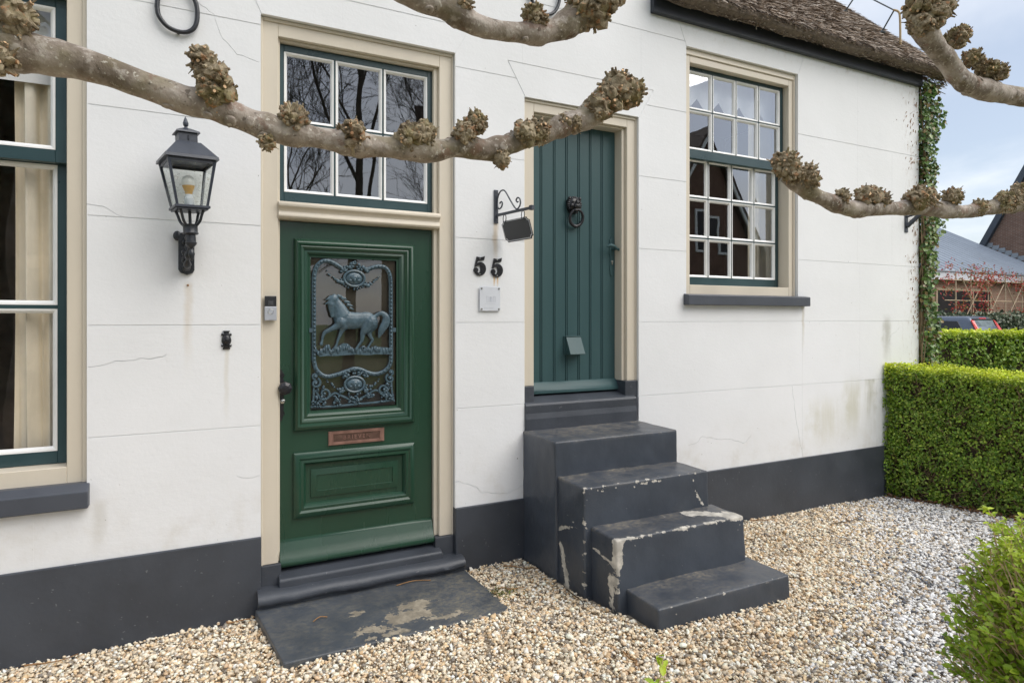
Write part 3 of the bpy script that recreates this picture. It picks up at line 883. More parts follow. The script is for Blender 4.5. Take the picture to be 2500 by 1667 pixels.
def medallion(cx, cy, rx, ry):
    P = [gp(cx + rx * math.cos(a), cy + ry * math.sin(a), YG - 0.006) for a in np.linspace(0, 2 * math.pi, 25)]
    b.tube(P, 13 * GS, 6, True)
    b.ell(gp(cx, cy, YG), rx * 0.85 * GS, 0.016, ry * 0.85 * GS, 14, 8)
    b.ell(gp(cx, cy - ry * 0.1, YG - 0.014), rx * 0.4 * GS, 0.010, ry * 0.42 * GS, 10, 6)
    b.ell(gp(cx, cy + ry * 0.22, YG - 0.018), rx * 0.14 * GS, 0.010, ry * 0.3 * GS, 8, 5)
    for s in (-1, 1):
        b.ell(gp(cx + s * rx * 0.32, cy - ry * 0.2, YG - 0.016), rx * 0.12 * GS, 0.006, ry * 0.12 * GS, 6, 4)
        b.ell(gp(cx + s * rx * 0.40, cy + ry * 0.25, YG - 0.012), rx * 0.22 * GS, 0.008, ry * 0.2 * GS, 6, 4)
    for i in range(13):
        a = math.pi * (0.05 + 0.9 * i / 12)
        if R.random() < 0.8: b.ell(gp(cx + (rx + 26) * math.cos(a), cy + (ry + 26) * math.sin(a), YG), R.uniform(9, 18) * GS, 0.010, R.uniform(9, 18) * GS, 6, 4)
medallion(485, 275, 98, 74); medallion(488, 1286, 94, 72)
def leafchain(p0, p1, r0, r1, n=9, j=10):
    for i in range(n):
        t = i / (n - 1)
        x = p0[0] + (p1[0] - p0[0]) * t; y = p0[1] + (p1[1] - p0[1]) * t + 12 * math.sin(t * 3)
        r = r0 + (r1 - r0) * t
        b.ell(gp(x + R.uniform(-j, j), y + R.uniform(-j, j), YG - R.uniform(0, 0.008)), r * R.uniform(0.7, 1.3) * GS, 0.009, r * R.uniform(0.7, 1.2) * GS, 6, 4)
leafchain((218, 217), (375, 325), 8, 20); leafchain((738, 240), (590, 335), 8, 20)
leafchain((225, 1245), (375, 1350), 8, 20); leafchain((722, 1236), (600, 1350), 8, 20)
for _ in range(40):
    t = R.uniform(-1, 1)
    b.ell(gp(488 + t * 125, 128 + 60 * abs(t) + R.uniform(-14, 50) * (1 - abs(t) * 0.4), YG - R.uniform(0, 0.010)), R.uniform(10, 24) * GS, 0.010, R.uniform(10, 22) * GS, 7, 5)
for _ in range(26):
    t = R.uniform(-1, 1)
    b.ell(gp(490 + t * 120, 1150 + 45 * abs(t) + R.uniform(-10, 36), YG - R.uniform(0, 0.010)), R.uniform(9, 20) * GS, 0.009, R.uniform(9, 18) * GS, 7, 5)
def spiral(cx, cy, r, a0, turns, rr, sgn=1):
    P = []
    for i in range(18):
        t = i / 17; a = a0 + sgn * turns * 2 * math.pi * t
        q = r * (1 - 0.75 * t)
        P.append(gp(cx + q * math.cos(a), cy + q * math.sin(a), YG - 0.004))
    b.tube(P, rr * GS, 6)
    b.ell(gp(cx, cy, YG - 0.006), 15 * GS, 0.012, 15 * GS, 7, 5)
spiral(205, 1365, 62, 2.6, 1.2, 11, -1); spiral(775, 1345, 62, 0.5, 1.2, 11, 1)
spiral(125, 1265, 46, -1.2, 1.1, 12, 1); spiral(836, 1240, 46, 4.3, 1.1, 12, -1)
spiral(120, 1200, 30, 1.5, 1.0, 10, 1); spiral(845, 1180, 26, 1.5, 1.0, 10, -1)
for path in ([(120, 1330), (165, 1400), (225, 1412), (300, 1365), (370, 1395), (430, 1425), (488, 1452), (560, 1420), (620, 1385), (690, 1352), (780, 1378), (840, 1320)],
             [(108, 1300), (106, 1400), (95, 1470)], [(850, 1270), (856, 1360), (868, 1440)], [(80, 1484), (300, 1490), (488, 1478), (690, 1470), (880, 1452)]):
    P = spline([gp(x, y, YG) for x, y in path], 4)
    b.tube(P, 11 * GS, 6, True, (1, 0.7, 1))
for cx, cy, s, n in ((150, 1440, 62, 26), (815, 1410, 62, 26), (320, 1440, 45, 14), (640, 1415, 45, 14), (488, 1440, 70, 22), (180, 1350, 45, 8), (800, 1320, 45, 8)):
    for _ in range(n):
        b.ell(gp(cx + R.gauss(0, s * 0.5), cy + R.gauss(0, 26), YG - R.uniform(-0.002, 0.010)), R.uniform(7, 19) * GS, 0.009, R.uniform(7, 19) * GS, 6, 4)
for x, z in ((80, 772), (878, 762)):
    b.box(*[v for v in (gp(x - 14, z, 0)[0], gp(x + 18, z, 0)[0], YG - 0.006, YG + 0.006, gp(x, z + 20, 0)[2], gp(x, z - 20, 0)[2])])
b.build('door_grille', M['grille'], front_door, smooth=50, fixn=False)
b = MB()   # rocky ground strip the horse walks on
top = [(128, 950), (165, 968), (195, 935), (222, 905), (248, 915), (268, 962), (300, 955), (335, 918), (378, 893), (420, 895), (450, 925), (480, 945), (510, 960), (556, 922), (575, 925), (592, 950), (625, 935), (660, 945), (688, 915), (705, 925), (730, 930), (800, 935), (840, 945)]
lowb = [(840, 1003), (700, 1000), (610, 1008), (500, 1000), (400, 1006), (310, 1012), (220, 1010), (165, 1018), (138, 1000)]
poly = [G(x, y) for x, y in top + lowb]
b.prism(poly, YG - 0.012, YG + 0.004, 'y')
for i, (x, y) in enumerate(spline(top, 2)):
    b.ell(gp(x + R.uniform(-8, 8), (y + 985) / 2 + R.uniform(-15, 15), YG - 0.010), R.uniform(8, 16) * GS, 0.010, R.uniform(20, 34) * GS, 6, 5)
b.build('grille_ground', M['grille'], front_door, smooth=40)

def horse():
    b = MB()
    Y0 = YG - 0.012
    def limb(pts, dy=0.0, fl=0.75, n=10):
        P = spline([(*gp(x, y, Y0 + dy), r * GS) for x, y, r in pts], 4)
        b.tube([p[:3] for p in P], [max(0.002, p[3]) for p in P], n, True, (1, fl, 1))
        for p in (P[0], P[-1]): b.ell(p[:3], p[3], p[3] * fl, p[3], 8, 6)
    limb([(345, 655, 62), (400, 672, 84), (470, 678, 84), (540, 672, 76), (610, 668, 76), (650, 680, 62)], 0, 0.55, 14)
    limb([(370, 640, 84), (345, 575, 66), (318, 525, 50), (292, 480, 40)], -0.004, 0.5, 12)
    limb([(285, 478, 42), (266, 512, 38), (262, 560, 29), (268, 605, 21), (272, 638, 17)], -0.008, 0.6)
    b.ell(gp(262, 525, Y0 - 0.012), 30 * GS, 0.014, 32 * GS)
    limb([(262, 478, 18), (232, 476, 14), (208, 490, 6)], -0.014, 0.5, 6); limb([(250, 500, 14), (222, 518, 10), (204, 528, 5)], -0.012, 0.5, 6)
    for (x, y, x2, y2, r) in ((260, 460, 232, 485, 20), (290, 446, 310, 470, 20), (330, 446, 380, 470, 18), (365, 470, 412, 476, 16), (395, 500, 445, 510, 16), (418, 530, 472, 545, 15), (440, 560, 480, 580, 12)):
        limb([(x, y, r), ((x + x2) / 2, (y + y2) / 2 - 4, r * 0.9), (x2, y2, r * 0.25)], -0.010, 0.5, 6)
    limb([(350, 690, 58), (318, 728, 36), (262, 760, 24), (205, 790, 19), (185, 830, 14), (178, 868, 12), (170, 900, 17)], -0.010, 0.8)
    limb([(385, 720, 54), (362, 775, 26), (345, 820, 17), (325, 870, 13), (315, 905, 12), (300, 945, 20)], 0.0, 0.8)
    limb([(640, 690, 70), (590, 755, 50), (560, 800, 28), (556, 850, 20), (545, 880, 15), (515, 920, 13), (500, 950, 18)], -0.010, 0.7)
    limb([(660, 720, 52), (628, 785, 28), (640, 830, 19), (660, 862, 16), (640, 895, 12), (622, 925, 12), (612, 950, 18)], 0.004, 0.7)
    limb([(672, 640, 22), (715, 612, 20), (755, 605, 26), (790, 640, 36), (785, 700, 42), (755, 750, 38), (732, 800, 26), (720, 835, 10)], -0.006, 0.5)
    o = b.build('horse', M['grille'], front_door, fixn=False)
    m = o.modifiers.new('r', 'REMESH'); m.mode = 'VOXEL'; m.voxel_size = 0.0032
    s = o.modifiers.new('s', 'SMOOTH'); s.iterations = 3; s.factor = 0.5
    dg = bpy.context.evaluated_depsgraph_get()
    me = bpy.data.meshes.new_from_object(o.evaluated_get(dg))
    o.modifiers.clear(); o.data = me
    me.materials.clear(); me.materials.append(M['grille'])
    me.polygons.foreach_set('use_smooth', [True] * len(me.polygons))
    return o
horse()

# threshold of door 1
b = MB()
b.prism([(0.17, -0.1), (0.17, 0.196), (0.06, 0.182), (-0.028, 0.166), (-0.036, 0.155), (-0.036, -0.1)], 0.376, 1.396, 'x')
thr = b.build('threshold', M['slate'], fr1, 0.006)
b = MB()
P = [(0.02, -0.15), (0.02, 0.119), (-0.05, 0.121), (-0.085, 0.113), (-0.104, 0.094), (-0.108, 0.075), (-0.098, 0.058), (-0.078, 0.050), (-0.072, 0.03), (-0.07, -0.15)]
n = 40
xs = np.linspace(0.256, 1.535, n)
V = []; F = []
for i, x in enumerate(xs):
    for (y, z) in P:
        k = mnoise.noise(Vector((x * 4, y * 12, z * 12))) * 0.009 + mnoise.noise(Vector((x * 17, y * 20, z * 20))) * 0.005
        V.append((x, y + k, z + k * 0.7))
m_ = len(P)
for i in range(n - 1):
    for k in range(m_):
        j = (k + 1) % m_
        F.append((i * m_ + k, i * m_ + j, (i + 1) * m_ + j, (i + 1) * m_ + k))
F.append(tuple(range(m_))); F.append(tuple((n - 1) * m_ + k for k in range(m_ - 1, -1, -1)))
b.add(V, F)
b.build('threshold', M['slate'], fr1, smooth=50)

# ---------------- plank door 2
fr2 = casing('door_frame', DOOR2, 1.223, 0.092, 0.086, 0.03, 0.19, house)
for x0, x1 in ((2.0292, 2.112), (2.921, 3.0402)):
    b = MB(); b.box(x0, x1, 0.012, 0.20, 1.10, 1.2225); b.build('jamb_base', M['slate'], fr2, 0.004)
b = MB()
b.prism([(0.22, 0.80), (0.22, 1.148), (0.12, 1.135), (0.02, 1.112), (-0.010, 1.100), (-0.016, 1.085), (-0.012, 1.03), (-0.02, 0.99), (-0.016, 0.80)], 2.0275, 3.012, 'x')
b.build('threshold', M['slate'], fr2, 0.006)
b = MB(); b.box(2.112, 2.955, 0.172, 0.20, 1.15, 3.208)
d2 = b.build('plank_door', M['teal'], house)
tag(d2, 'blue-green plank door with lion knocker')
ed = [2.112, 2.252, 2.367, 2.476, 2.587, 2.693, 2.803, 2.953]
for i in range(7):
    x0, x1 = ed[i] + 0.0012, ed[i + 1] - 0.0012
    b = MB()
    y0 = 0.150
    pr = [(x0, 0.1715), (x0, y0 + 0.004), (x0 + 0.003, y0)]
    if i < 6: pr += [(x1 - 0.020, y0), (x1 - 0.017, y0 + 0.007), (x1 - 0.013, y0 + 0.007), (x1 - 0.010, y0), (x1 - 0.003, y0)]
    else: pr += [(x1 - 0.003, y0)]
    pr += [(x1, y0 + 0.004), (x1, 0.1715)]
    b.prism(pr, 1.16, 3.206, 'z')
    b.build('plank', M['teal'], d2)
b = MB()
b.prism([(0.149, 1.236), (0.138, 1.228), (0.120, 1.195), (0.104, 1.172), (0.104, 1.150), (0.149, 1.149)], 2.114, 2.950, 'x')
b.build('weatherboard', M['teal'], d2, 0.002, 1, 40)
# lion knocker
kx, kz = 2.522, 2.585
b = MB()
b.prism([(kx - 0.060, kz + 0.03), (kx - 0.052, kz - 0.03), (kx - 0.03, kz - 0.065), (kx + 0.03, kz - 0.065), (kx + 0.052, kz - 0.03), (kx + 0.060, kz + 0.03), (kx + 0.04, kz + 0.05), (kx, kz + 0.064), (kx - 0.04, kz + 0.05)], 0.128, 0.1495, 'y')
b.ell((kx, 0.122, kz), 0.055, 0.030, 0.056, 14, 10)
b.ell((kx + 0.004, 0.094, kz - 0.014), 0.026, 0.020, 0.024, 10, 8)
b.ell((kx + 0.004, 0.090, kz + 0.010), 0.013, 0.018, 0.026, 8, 6)
for s in (-1, 1):
    b.ell((kx + s * 0.025, 0.100, kz + 0.018), 0.014, 0.012, 0.009, 8, 6)
    b.ell((kx + s * 0.030, 0.106, kz - 0.010), 0.018, 0.016, 0.020, 8, 6)
    b.ell((kx + s * 0.045, 0.116, kz + 0.045), 0.014, 0.012, 0.016, 8, 6)
for i in range(16):
    a = math.pi * (-0.2 + 1.4 * i / 15)
    b.ell((kx + 0.054 * math.cos(a), 0.122, kz + 0.052 * math.sin(a)), 0.013, 0.016, 0.013, 6, 5)
b.ell((kx, 0.100, kz - 0.046), 0.030, 0.022, 0.014, 10, 6)
b.build('door_knocker', M['iron'], d2, smooth=60, fixn=False)
b = MB()
P = []
for i in range(33):
    a = 2 * math.pi * i / 32
    P.append((kx + 0.010 + 0.058 * math.sin(a), 0.096 + 0.012 * (1 - math.cos(a)), kz - 0.102 + 0.062 * math.cos(a)))
b.tube(P, [0.0095 + 0.004 * (1 - math.cos(2 * math.pi * i / 32)) * 0.5 for i in range(33)], 8)
b.ell((kx + 0.010, 0.118, kz - 0.166), 0.022, 0.014, 0.014, 8, 6)
b.build('knocker_ring', M['iron'], d2, smooth=60)
# latch plate and lever
b = MB()
cx_ = 2.885
out_ = [(0, 2.362), (0.010, 2.345), (0.020, 2.338), (0.016, 2.318), (0.024, 2.302), (0.016, 2.288), (0.020, 2.26), (0.022, 2.225), (0.013, 2.20), (0.014, 2.12), (0.020, 2.106), (0.014, 2.085), (0.012, 2.065), (0, 2.043)]
b.prism([(cx_ + x, z) for x, z in out_] + [(cx_ - x, z) for x, z in out_[-2:0:-1]], 0.141, 0.1495, 'y')
b.build('latch_plate', M['teal'], d2, 0.002, 1)
b = MB()
P = spline([(2.955 - 0.02, 0.10, 2.254), (2.90, 0.090, 2.262), (2.87, 0.085, 2.280), (2.835, 0.085, 2.285), (2.805, 0.088, 2.276)], 4)
b.tube(P, [0.012, 0.012, 0.011, 0.010, 0.009, 0.009, 0.009, 0.010, 0.011, 0.012, 0.013, 0.014, 0.014, 0.012, 0.010, 0.008, 0.006][:len(P)], 8)
b.lathe([(0.012, 0), (0.010, -0.05)], (2.890, 0.141, 2.262), 10, 'y')
b.ell((2.938, 0.100, 2.253), 0.014, 0.012, 0.014, 8, 6)
b.build('door_handle', M['teal'], d2, smooth=60)
b = MB(); b.lathe([(0.008, 0), (0.008, -0.008), (0.0, -0.0085)], (cx_, 0.141, 2.165), 12, 'y'); b.box(cx_ - 0.005, cx_ + 0.005, 0.134, 0.141, 2.140, 2.160)
b.build('lock_cylinder', M['steel'], d2)
# sloping letter flap
b = MB()
b.box(2.440, 2.592, 0.139, 0.1495, 1.432, 1.578)
b.build('letter_plate', M['teal'], d2, 0.002, 1)
b = MB()
b.prism([(0.138, 1.567), (0.128, 1.570), (0.062, 1.440), (0.066, 1.436), (0.138, 1.436)], 2.452, 2.586, 'x')
b.box(2.448, 2.590, 0.124, 0.138, 1.5705, 1.580)
b.build('letter_flap', M['teal'], d2, 0.002, 1)

# ---------------- thatched roof
RX0, RX1 = 3.16, 6.95
def thatch_section(wob=0.0):
    return [(-0.130, 4.222), (-0.180, 4.238), (-0.190, 4.270), (-0.145, 4.315), (0.4, 4.83), (1.4, 5.83), (2.7, 7.12), (2.85, 7.20), (3.0, 7.12), (5.6, 4.35), (5.5, 4.15), (2.85, 6.78), (0.10, 4.34), (-0.05, 4.31), (-0.07, 4.232)]
nx = 90
V = []; F = []
sec = thatch_section(); m_ = len(sec)
for i in range(nx):
    x = RX0 + (RX1 - RX0) * i / (nx - 1)
    e = max(0, (x - (RX1 - 0.25)) / 0.25)
    for k, (y, z) in enumerate(sec):
        d = mnoise.noise(Vector((x * 2.2, y * 2.0, z))) * 0.018 + mnoise.noise(Vector((x * 7, y * 7, z * 7))) * 0.010
        if k in (3, 4, 5): d -= 0.05 * e * e
        V.append((x, y - d * 0.6, z + d))
for i in range(nx - 1):
    for k in range(m_):
        j = (k + 1) % m_
        F.append((i * m_ + k, i * m_ + j, (i + 1) * m_ + j, (i + 1) * m_ + k))
F.append(tuple(range(m_ - 1, -1, -1))); F.append(tuple((nx - 1) * m_ + k for k in range(m_)))
b = MB(); b.add(V, F)
M['thatch'] = paint('packed_thatch', srgb(112, 100, 88), 0.9, 0.3, 30, 0.9, 140)
roof = b.build('thatched_roof', M['thatch'], house)
def straws(n, region):
    xs = RN.uniform(RX0 + 0.02, RX1, n)
    if region == 'slope':
        s = RN.random(n) ** 0.8 * 2.3
        y = -0.155 + s * 0.707; z = 4.305 + s * 0.707
        P = np.stack([xs, y - 0.01, z + 0.012], 1)
        T = np.stack([RN.normal(0, 0.28, n), np.full(n, -0.707) + RN.normal(0, .08, n), np.full(n, -0.66) + RN.normal(0, .10, n)], 1)
        Nn = np.tile([0, -0.707, 0.707], (n, 1)) + RN.normal(0, 0.25, (n, 3))
        L = RN.uniform(0.05, 0.13, n); w = RN.uniform(0.003, 0.0065, n)
    elif region == 'eave':
        t = RN.random(n)
        P = np.stack([xs, -0.08 - 0.09 * t, 4.235 + 0.05 * t], 1) + RN.normal(0, 0.008, (n, 3))
        T = np.stack([RN.normal(0, 0.35, n), np.full(n, -0.75) + RN.normal(0, .15, n), np.full(n, -0.55) + RN.normal(0, .2, n)], 1)
        Nn = np.tile([0, -0.4, 0.9], (n, 1)) + RN.normal(0, 0.4, (n, 3))
        L = RN.uniform(0.015, 0.05, n); w = RN.uniform(0.003, 0.006, n)
    else:   # right verge
        s = RN.random(n) * 3.4; t = RN.random(n)
        P = np.stack([np.full(n, RX1 - 0.02) + RN.normal(0, .012, n), -0.17 + s * 0.707 + t * 0.14, 4.275 + s * 0.707 - t * 0.16], 1)
        T = np.stack([RN.uniform(0.2, 1.0, n), np.full(n, -0.6) + RN.normal(0, .2, n), np.full(n, -0.5) + RN.normal(0, .25, n)], 1)
        Nn = RN.normal(0, 1, (n, 3))
        L = RN.uniform(0.03, 0.09, n); w = RN.uniform(0.003, 0.006, n)
    T /= np.linalg.norm(T, axis=1)[:, None]
    B = np.cross(T, Nn); B /= np.linalg.norm(B, axis=1)[:, None]
    up = np.cross(B, T)
    tip = P + T * L[:, None] + up * RN.uniform(0.0, 0.012, n)[:, None]
    V = np.stack([P - B * w[:, None], P + B * w[:, None], tip + B * w[:, None] * 0.7, tip - B * w[:, None] * 0.7], 1).reshape(-1, 3)
    F = np.arange(4 * n).reshape(n, 4)
    base = np.array([srgb(172, 158, 144), srgb(142, 126, 112), srgb(198, 186, 172), srgb(112, 98, 84), srgb(160, 142, 124)])
    col = base[RN.integers(0, 5, n)] * RN.uniform(0.75, 1.15, (n, 1))
    return V, F, np.repeat(col, 4, 0)
VV = []; FF = []; CC = []; off = 0
for n, r in ((52000, 'slope'), (9000, 'eave'), (5000, 'verge')):
    v, f, c = straws(n, r); VV.append(v); FF.append(f + off); CC.append(c); off += len(v)
tag(np_mesh('thatch_straw', np.concatenate(VV), np.concatenate(FF), M['straw'], roof, np.concatenate(CC)), kind='stuff')

# ------------------------------------------------------------------ fittings on the front wall
# wall lantern
LC = Vector((-0.086, -0.205, 0)); LA = rad(13)
lan = thing('wall_lantern', 'black coach lantern with clear bulb mounted on the white wall', 'lantern', (-0.105, 0.0, 2.08))
def lrot(o):
    """lantern head is modelled square to the wall, then turned a little and leaned"""
    Mx = Matrix.Translation((LC.x, LC.y, 2.2)) @ Matrix.Rotation(rad(-2.3), 4, 'Y') @ Matrix.Rotation(LA, 4, 'Z') @ Matrix.Translation((-LC.x, -LC.y, -2.2))
    r = Matrix.Translation(lan.location)
    o.data.transform(r.inverted() @ Mx @ r)
c = (LC.x, LC.y)
b = MB()
b.frustum(c, 0.128, 2.542, 0.125, 2.560); b.frustum(c, 0.122, 2.5605, 0.058, 2.640)
b.frustum(c, 0.045, 2.6405, 0.045, 2.690); b.frustum(c, 0.058, 2.6905, 0.054, 2.700); b.frustum(c, 0.052, 2.7005, 0.014, 2.722)
b.lathe([(0.010, 2.722), (0.007, 2.730), (0.013, 2.738), (0.014, 2.750), (0.008, 2.768), (0.001, 2.785)], (c[0], c[1], 0), 12)
for s in (-1, 1): b.box(c[0] - 0.004, c[0] + 0.004, c[1] - 0.0470, c[1] - 0.0450, 2.650, 2.675)
lrot(b.build('lantern_roof', M['lantern'], lan, 0.0025, 1))
b = MB()
wt, wb_, zt, zb_ = 0.110, 0.072, 2.541, 2.306
for sx in (-1, 1):
    for sy in (-1, 1):
        b.hexa([(c[0] + sx * wb_ - 0.006, c[1] + sy * wb_ - 0.006, zb_), (c[0] + sx * wb_ + 0.006, c[1] + sy * wb_ - 0.006, zb_), (c[0] + sx * wb_ + 0.006, c[1] + sy * wb_ + 0.006, zb_), (c[0] + sx * wb_ - 0.006, c[1] + sy * wb_ + 0.006, zb_)],
               [(c[0] + sx * wt - 0.007, c[1] + sy * wt - 0.007, zt), (c[0] + sx * wt + 0.007, c[1] + sy * wt - 0.007, zt), (c[0] + sx * wt + 0.007, c[1] + sy * wt + 0.007, zt), (c[0] + sx * wt - 0.007, c[1] + sy * wt + 0.007, zt)])
b.frustum(c, 0.084, 2.292, 0.084, 2.3055); b.frustum(c, 0.076, 2.284, 0.076, 2.2915)
for s in (-1, 1):
    b.box(c[0] - 0.105, c[0] + 0.105, c[1] + s * 0.107 - 0.004, c[1] + s * 0.107 + 0.004, 2.524, 2.541)
    b.box(c[0] + s * 0.107 - 0.004, c[0] + s * 0.107 + 0.004, c[1] - 0.1, c[1] + 0.1, 2.524, 2.541)
lrot(b.build('lantern_frame', M['lantern'], lan, 0.0015, 1))
for sx, sy in ((0, -1), (0, 1), (-1, 0), (1, 0)):
    wq, wp = 0.102, 0.065
    def q(w, z, o):
        if sx == 0: return [(c[0] - w, c[1] + sy * (w + 0.004 + o), z), (c[0] + w, c[1] + sy * (w + 0.004 + o), z)]
        return [(c[0] + sx * (w + 0.004 + o), c[1] - w, z), (c[0] + sx * (w + 0.004 + o), c[1] + w, z)]
    a0 = q(wp, 2.307, 0); a1 = q(wq, 2.524, 0); b0 = q(wp, 2.307, -0.002); b1 = q(wq, 2.524, -0.002)
    m = MB(); m.hexa([a0[0], a0[1], a1[1], a1[0]], [b0[0], b0[1], b1[1], b1[0]])
    lrot(m.build('pane', M['pane_lamp'], lan))
b = MB(); b.lathe([(0.020, 2.306), (0.024, 2.312), (0.024, 2.352), (0.020, 2.356), (0.019, 2.372)], (c[0], c[1], 0), 16)
lrot(b.build('lamp_socket', M['plaque'], lan, smooth=40))
b = MB(); b.lathe([(0.017, 2.372), (0.019, 2.385), (0.027, 2.405), (0.031, 2.418)], (c[0], c[1], 0), 18)
b.cur = 1; b.lathe([(0.031, 2.4182), (0.034, 2.432), (0.033, 2.446), (0.026, 2.462), (0.013, 2.470), (0.001, 2.472)], (c[0], c[1], 0), 18)
lrot(b.build('light_bulb', [M['bulbamber'], M['bulb']], lan, smooth=60))
b = MB()
for a in (0.25, 0.75, 1.25, 1.75):
    ca, sa = math.cos(a * math.pi), math.sin(a * math.pi)
    P = [(c[0] + ca * 0.078, c[1] + sa * 0.078, 2.286), (c[0] + ca * 0.068, c[1] + sa * 0.068, 2.262), (c[0] + ca * 0.055, c[1] + sa * 0.055, 2.228), (c[0] + ca * 0.036, c[1] + sa * 0.036, 2.208)]
    b.tube(spline(P, 3), 0.0075, 6)
b.tube([(c[0], c[1], 2.284), (c[0], c[1], 2.20)], 0.008, 8)
b.lathe([(0.034, 2.160), (0.040, 2.166), (0.036, 2.172), (0.036, 2.206), (0.039, 2.212), (0.02, 2.215)], (c[0], c[1], 0), 16)
b.lathe([(0.003, 2.020), (0.012, 2.036), (0.0165, 2.056), (0.013, 2.074), (0.006, 2.084), (0.014, 2.092), (0.027, 2.108), (0.029, 2.116), (0.025, 2.120), (0.024, 2.158)], (c[0], c[1], 0), 16)
lrot(b.build('lantern_holder', M['black'], lan, smooth=40))
b = MB()
b.prism([(-0.150, 2.165), (-0.150, 1.985), (-0.140, 1.968), (-0.108, 1.956), (-0.078, 1.968), (-0.070, 1.985), (-0.070, 2.165), (-0.080, 2.188), (-0.108, 2.198), (-0.140, 2.188)], -0.022, -0.0005, 'y')
b.ell((-0.155, -0.012, 2.172), 0.022, 0.012, 0.028, 10, 6)
b.build('wall_plate', M['black'], lan, 0.004, 2)
b = MB()
P = spline([(-0.108, -0.022, 1.995), (-0.106, -0.075, 1.998), (-0.100, -0.13, 2.03), (-0.092, -0.16, 2.08), (-0.088, -0.20, 2.12)], 5)
b.tube(P, [0.016 + 0.006 * math.sin(i * 1.1) for i in range(len(P))], 8)
P = spline([(-0.108, -0.022, 2.15), (-0.105, -0.07, 2.16), (-0.098, -0.11, 2.13), (-0.092, -0.17, 2.14)], 5)
b.tube(P, [0.012 + 0.004 * math.sin(i * 1.3) for i in range(len(P))], 8)
for i in range(16):
    t = i / 15
    b.ell((-0.108 + R.uniform(-.014, .014), -0.035 - 0.05 * math.sin(t * 3), 1.985 + 0.17 * t), 0.012, 0.014, 0.014, 6, 5)
b.ell((-0.130, -0.024, 2.065), 0.005, 0.004, 0.005, 8, 5)
b.build('bracket', M['black'], lan, smooth=60)

# iron wall anchors: bent rings
for (cx0, cz0, pts, lab) in ((-0.152, 3.44, [(-0.252, 3.42), (-0.243, 3.37), (-0.205, 3.322), (-0.150, 3.303), (-0.100, 3.312), (-0.066, 3.350), (-0.055, 3.42), (-0.066, 3.49), (-0.105, 3.55), (-0.155, 3.58), (-0.21, 3.545), (-0.245, 3.48), (-0.252, 3.42)], 'black bent iron wall anchor ring above the lantern'),
                             (2.21, 4.06, [(2.075, 3.985), (2.11, 3.935), (2.155, 3.908), (2.21, 3.912), (2.262, 3.945), (2.30, 4.02), (2.30, 4.12), (2.25, 4.20), (2.17, 4.20), (2.10, 4.13), (2.07, 4.05), (2.075, 3.985)], 'black bent iron wall anchor ring high up between the two doors')):
    b = MB()
    b.tube([(p[0], p[1], p[2]) for p in spline([(x, -0.024, z) for x, z in pts], 4)], 0.0125, 8)
    for i in (3, 8): b.tube([(pts[i][0], -0.024, pts[i][1]), (pts[i][0], 0.012, pts[i][1])], 0.008, 6)
    o = b.build('wall_anchor', M['black'], None, smooth=60)
    tag(o, lab, 'wall anchor', 'iron wall anchors')

# ornate old bell fitting
b = MB()
bx, bz = 0.093, 1.589
def mir_poly(h): return [(bx + x, bz + z) for x, z in h] + [(bx - x, bz + z) for x, z in h[::-1]]
b.prism(mir_poly([(0.020, 0.053), (0.012, 0.043), (0.016, 0.036), (0.025, 0.040), (0.028, 0.026), (0.018, 0.024), (0.024, 0.010), (0.026, -0.004), (0.022, -0.018), (0.016, -0.026), (0.020, -0.030), (0.029, -0.026), (0.025, -0.040), (0.013, -0.036), (0.020, -0.048), (0.019, -0.053)]), -0.010, -0.0005, 'y')
b.ell((bx, -0.010, bz + 0.002), 0.023, 0.014, 0.028, 14, 8); b.lathe([(0.011, 0), (0.011, -0.003), (0.008, -0.005), (0.0, -0.0055)], (bx, -0.0225, bz), 14, 'y')
tag(b.build('bell_push', M['iron'], None, 0.0015, 1, 50), 'small ornate cast iron bell push on white wall below the lantern', 'bell push')
b = MB(); b.lathe([(0.006, -0.0005), (0.006, -0.004), (0.003, -0.006), (0, -0.0062)], (-0.103, 0, 1.899), 10, 'y')
tag(b.build('wall_plug', M['rust_twig'], None), 'tiny rusty wall plug in the render under the lantern', 'wall plug')

# video doorbell on the door frame
bell = thing('video_doorbell', 'silver and black video doorbell on the cream frame left of the green door', 'doorbell', (0.33, 0.028, 1.77))
yb = 0.0295
b = MB(); b.box(0.298, 0.365, 0.004, yb, 1.700, 1.784); b.build('doorbell_body', M['silver'], bell, 0.004, 2)
b = MB(); b.box(0.299, 0.364, 0.005, yb, 1.7845, 1.846); b.build('camera_panel', M['plastic'], bell, 0.003, 2)
b = MB(); b.box(0.318, 0.347, 0.002, 0.0048, 1.792, 1.818); b.lathe([(0.008, 0), (0.007, -0.002), (0.0, -0.0024)], (0.3325, 0.002, 1.805), 12, 'y'); b.build('camera_lens', M['signface'], bell)
b = MB(); P = [(0.3325 + 0.0145 * math.cos(a), 0.003, 1.754 + 0.0145 * math.sin(a)) for a in np.linspace(0, 2 * math.pi, 21)]; b.tube(P, 0.0022, 6)
b.build('button_ring', M['steel'], bell, smooth=60)
b = MB(); b.lathe([(0.0122, 0.0035), (0.0122, 0.0022), (0, 0.0018)], (0.3325, 0.0, 1.754), 16, 'y'); b.build('button', M['silver'], bell)
text_mesh('lettering', 'ring', 0.011, 0.332, 0.0035, 1.712, 0.0004, M['plaque_line'], bell)

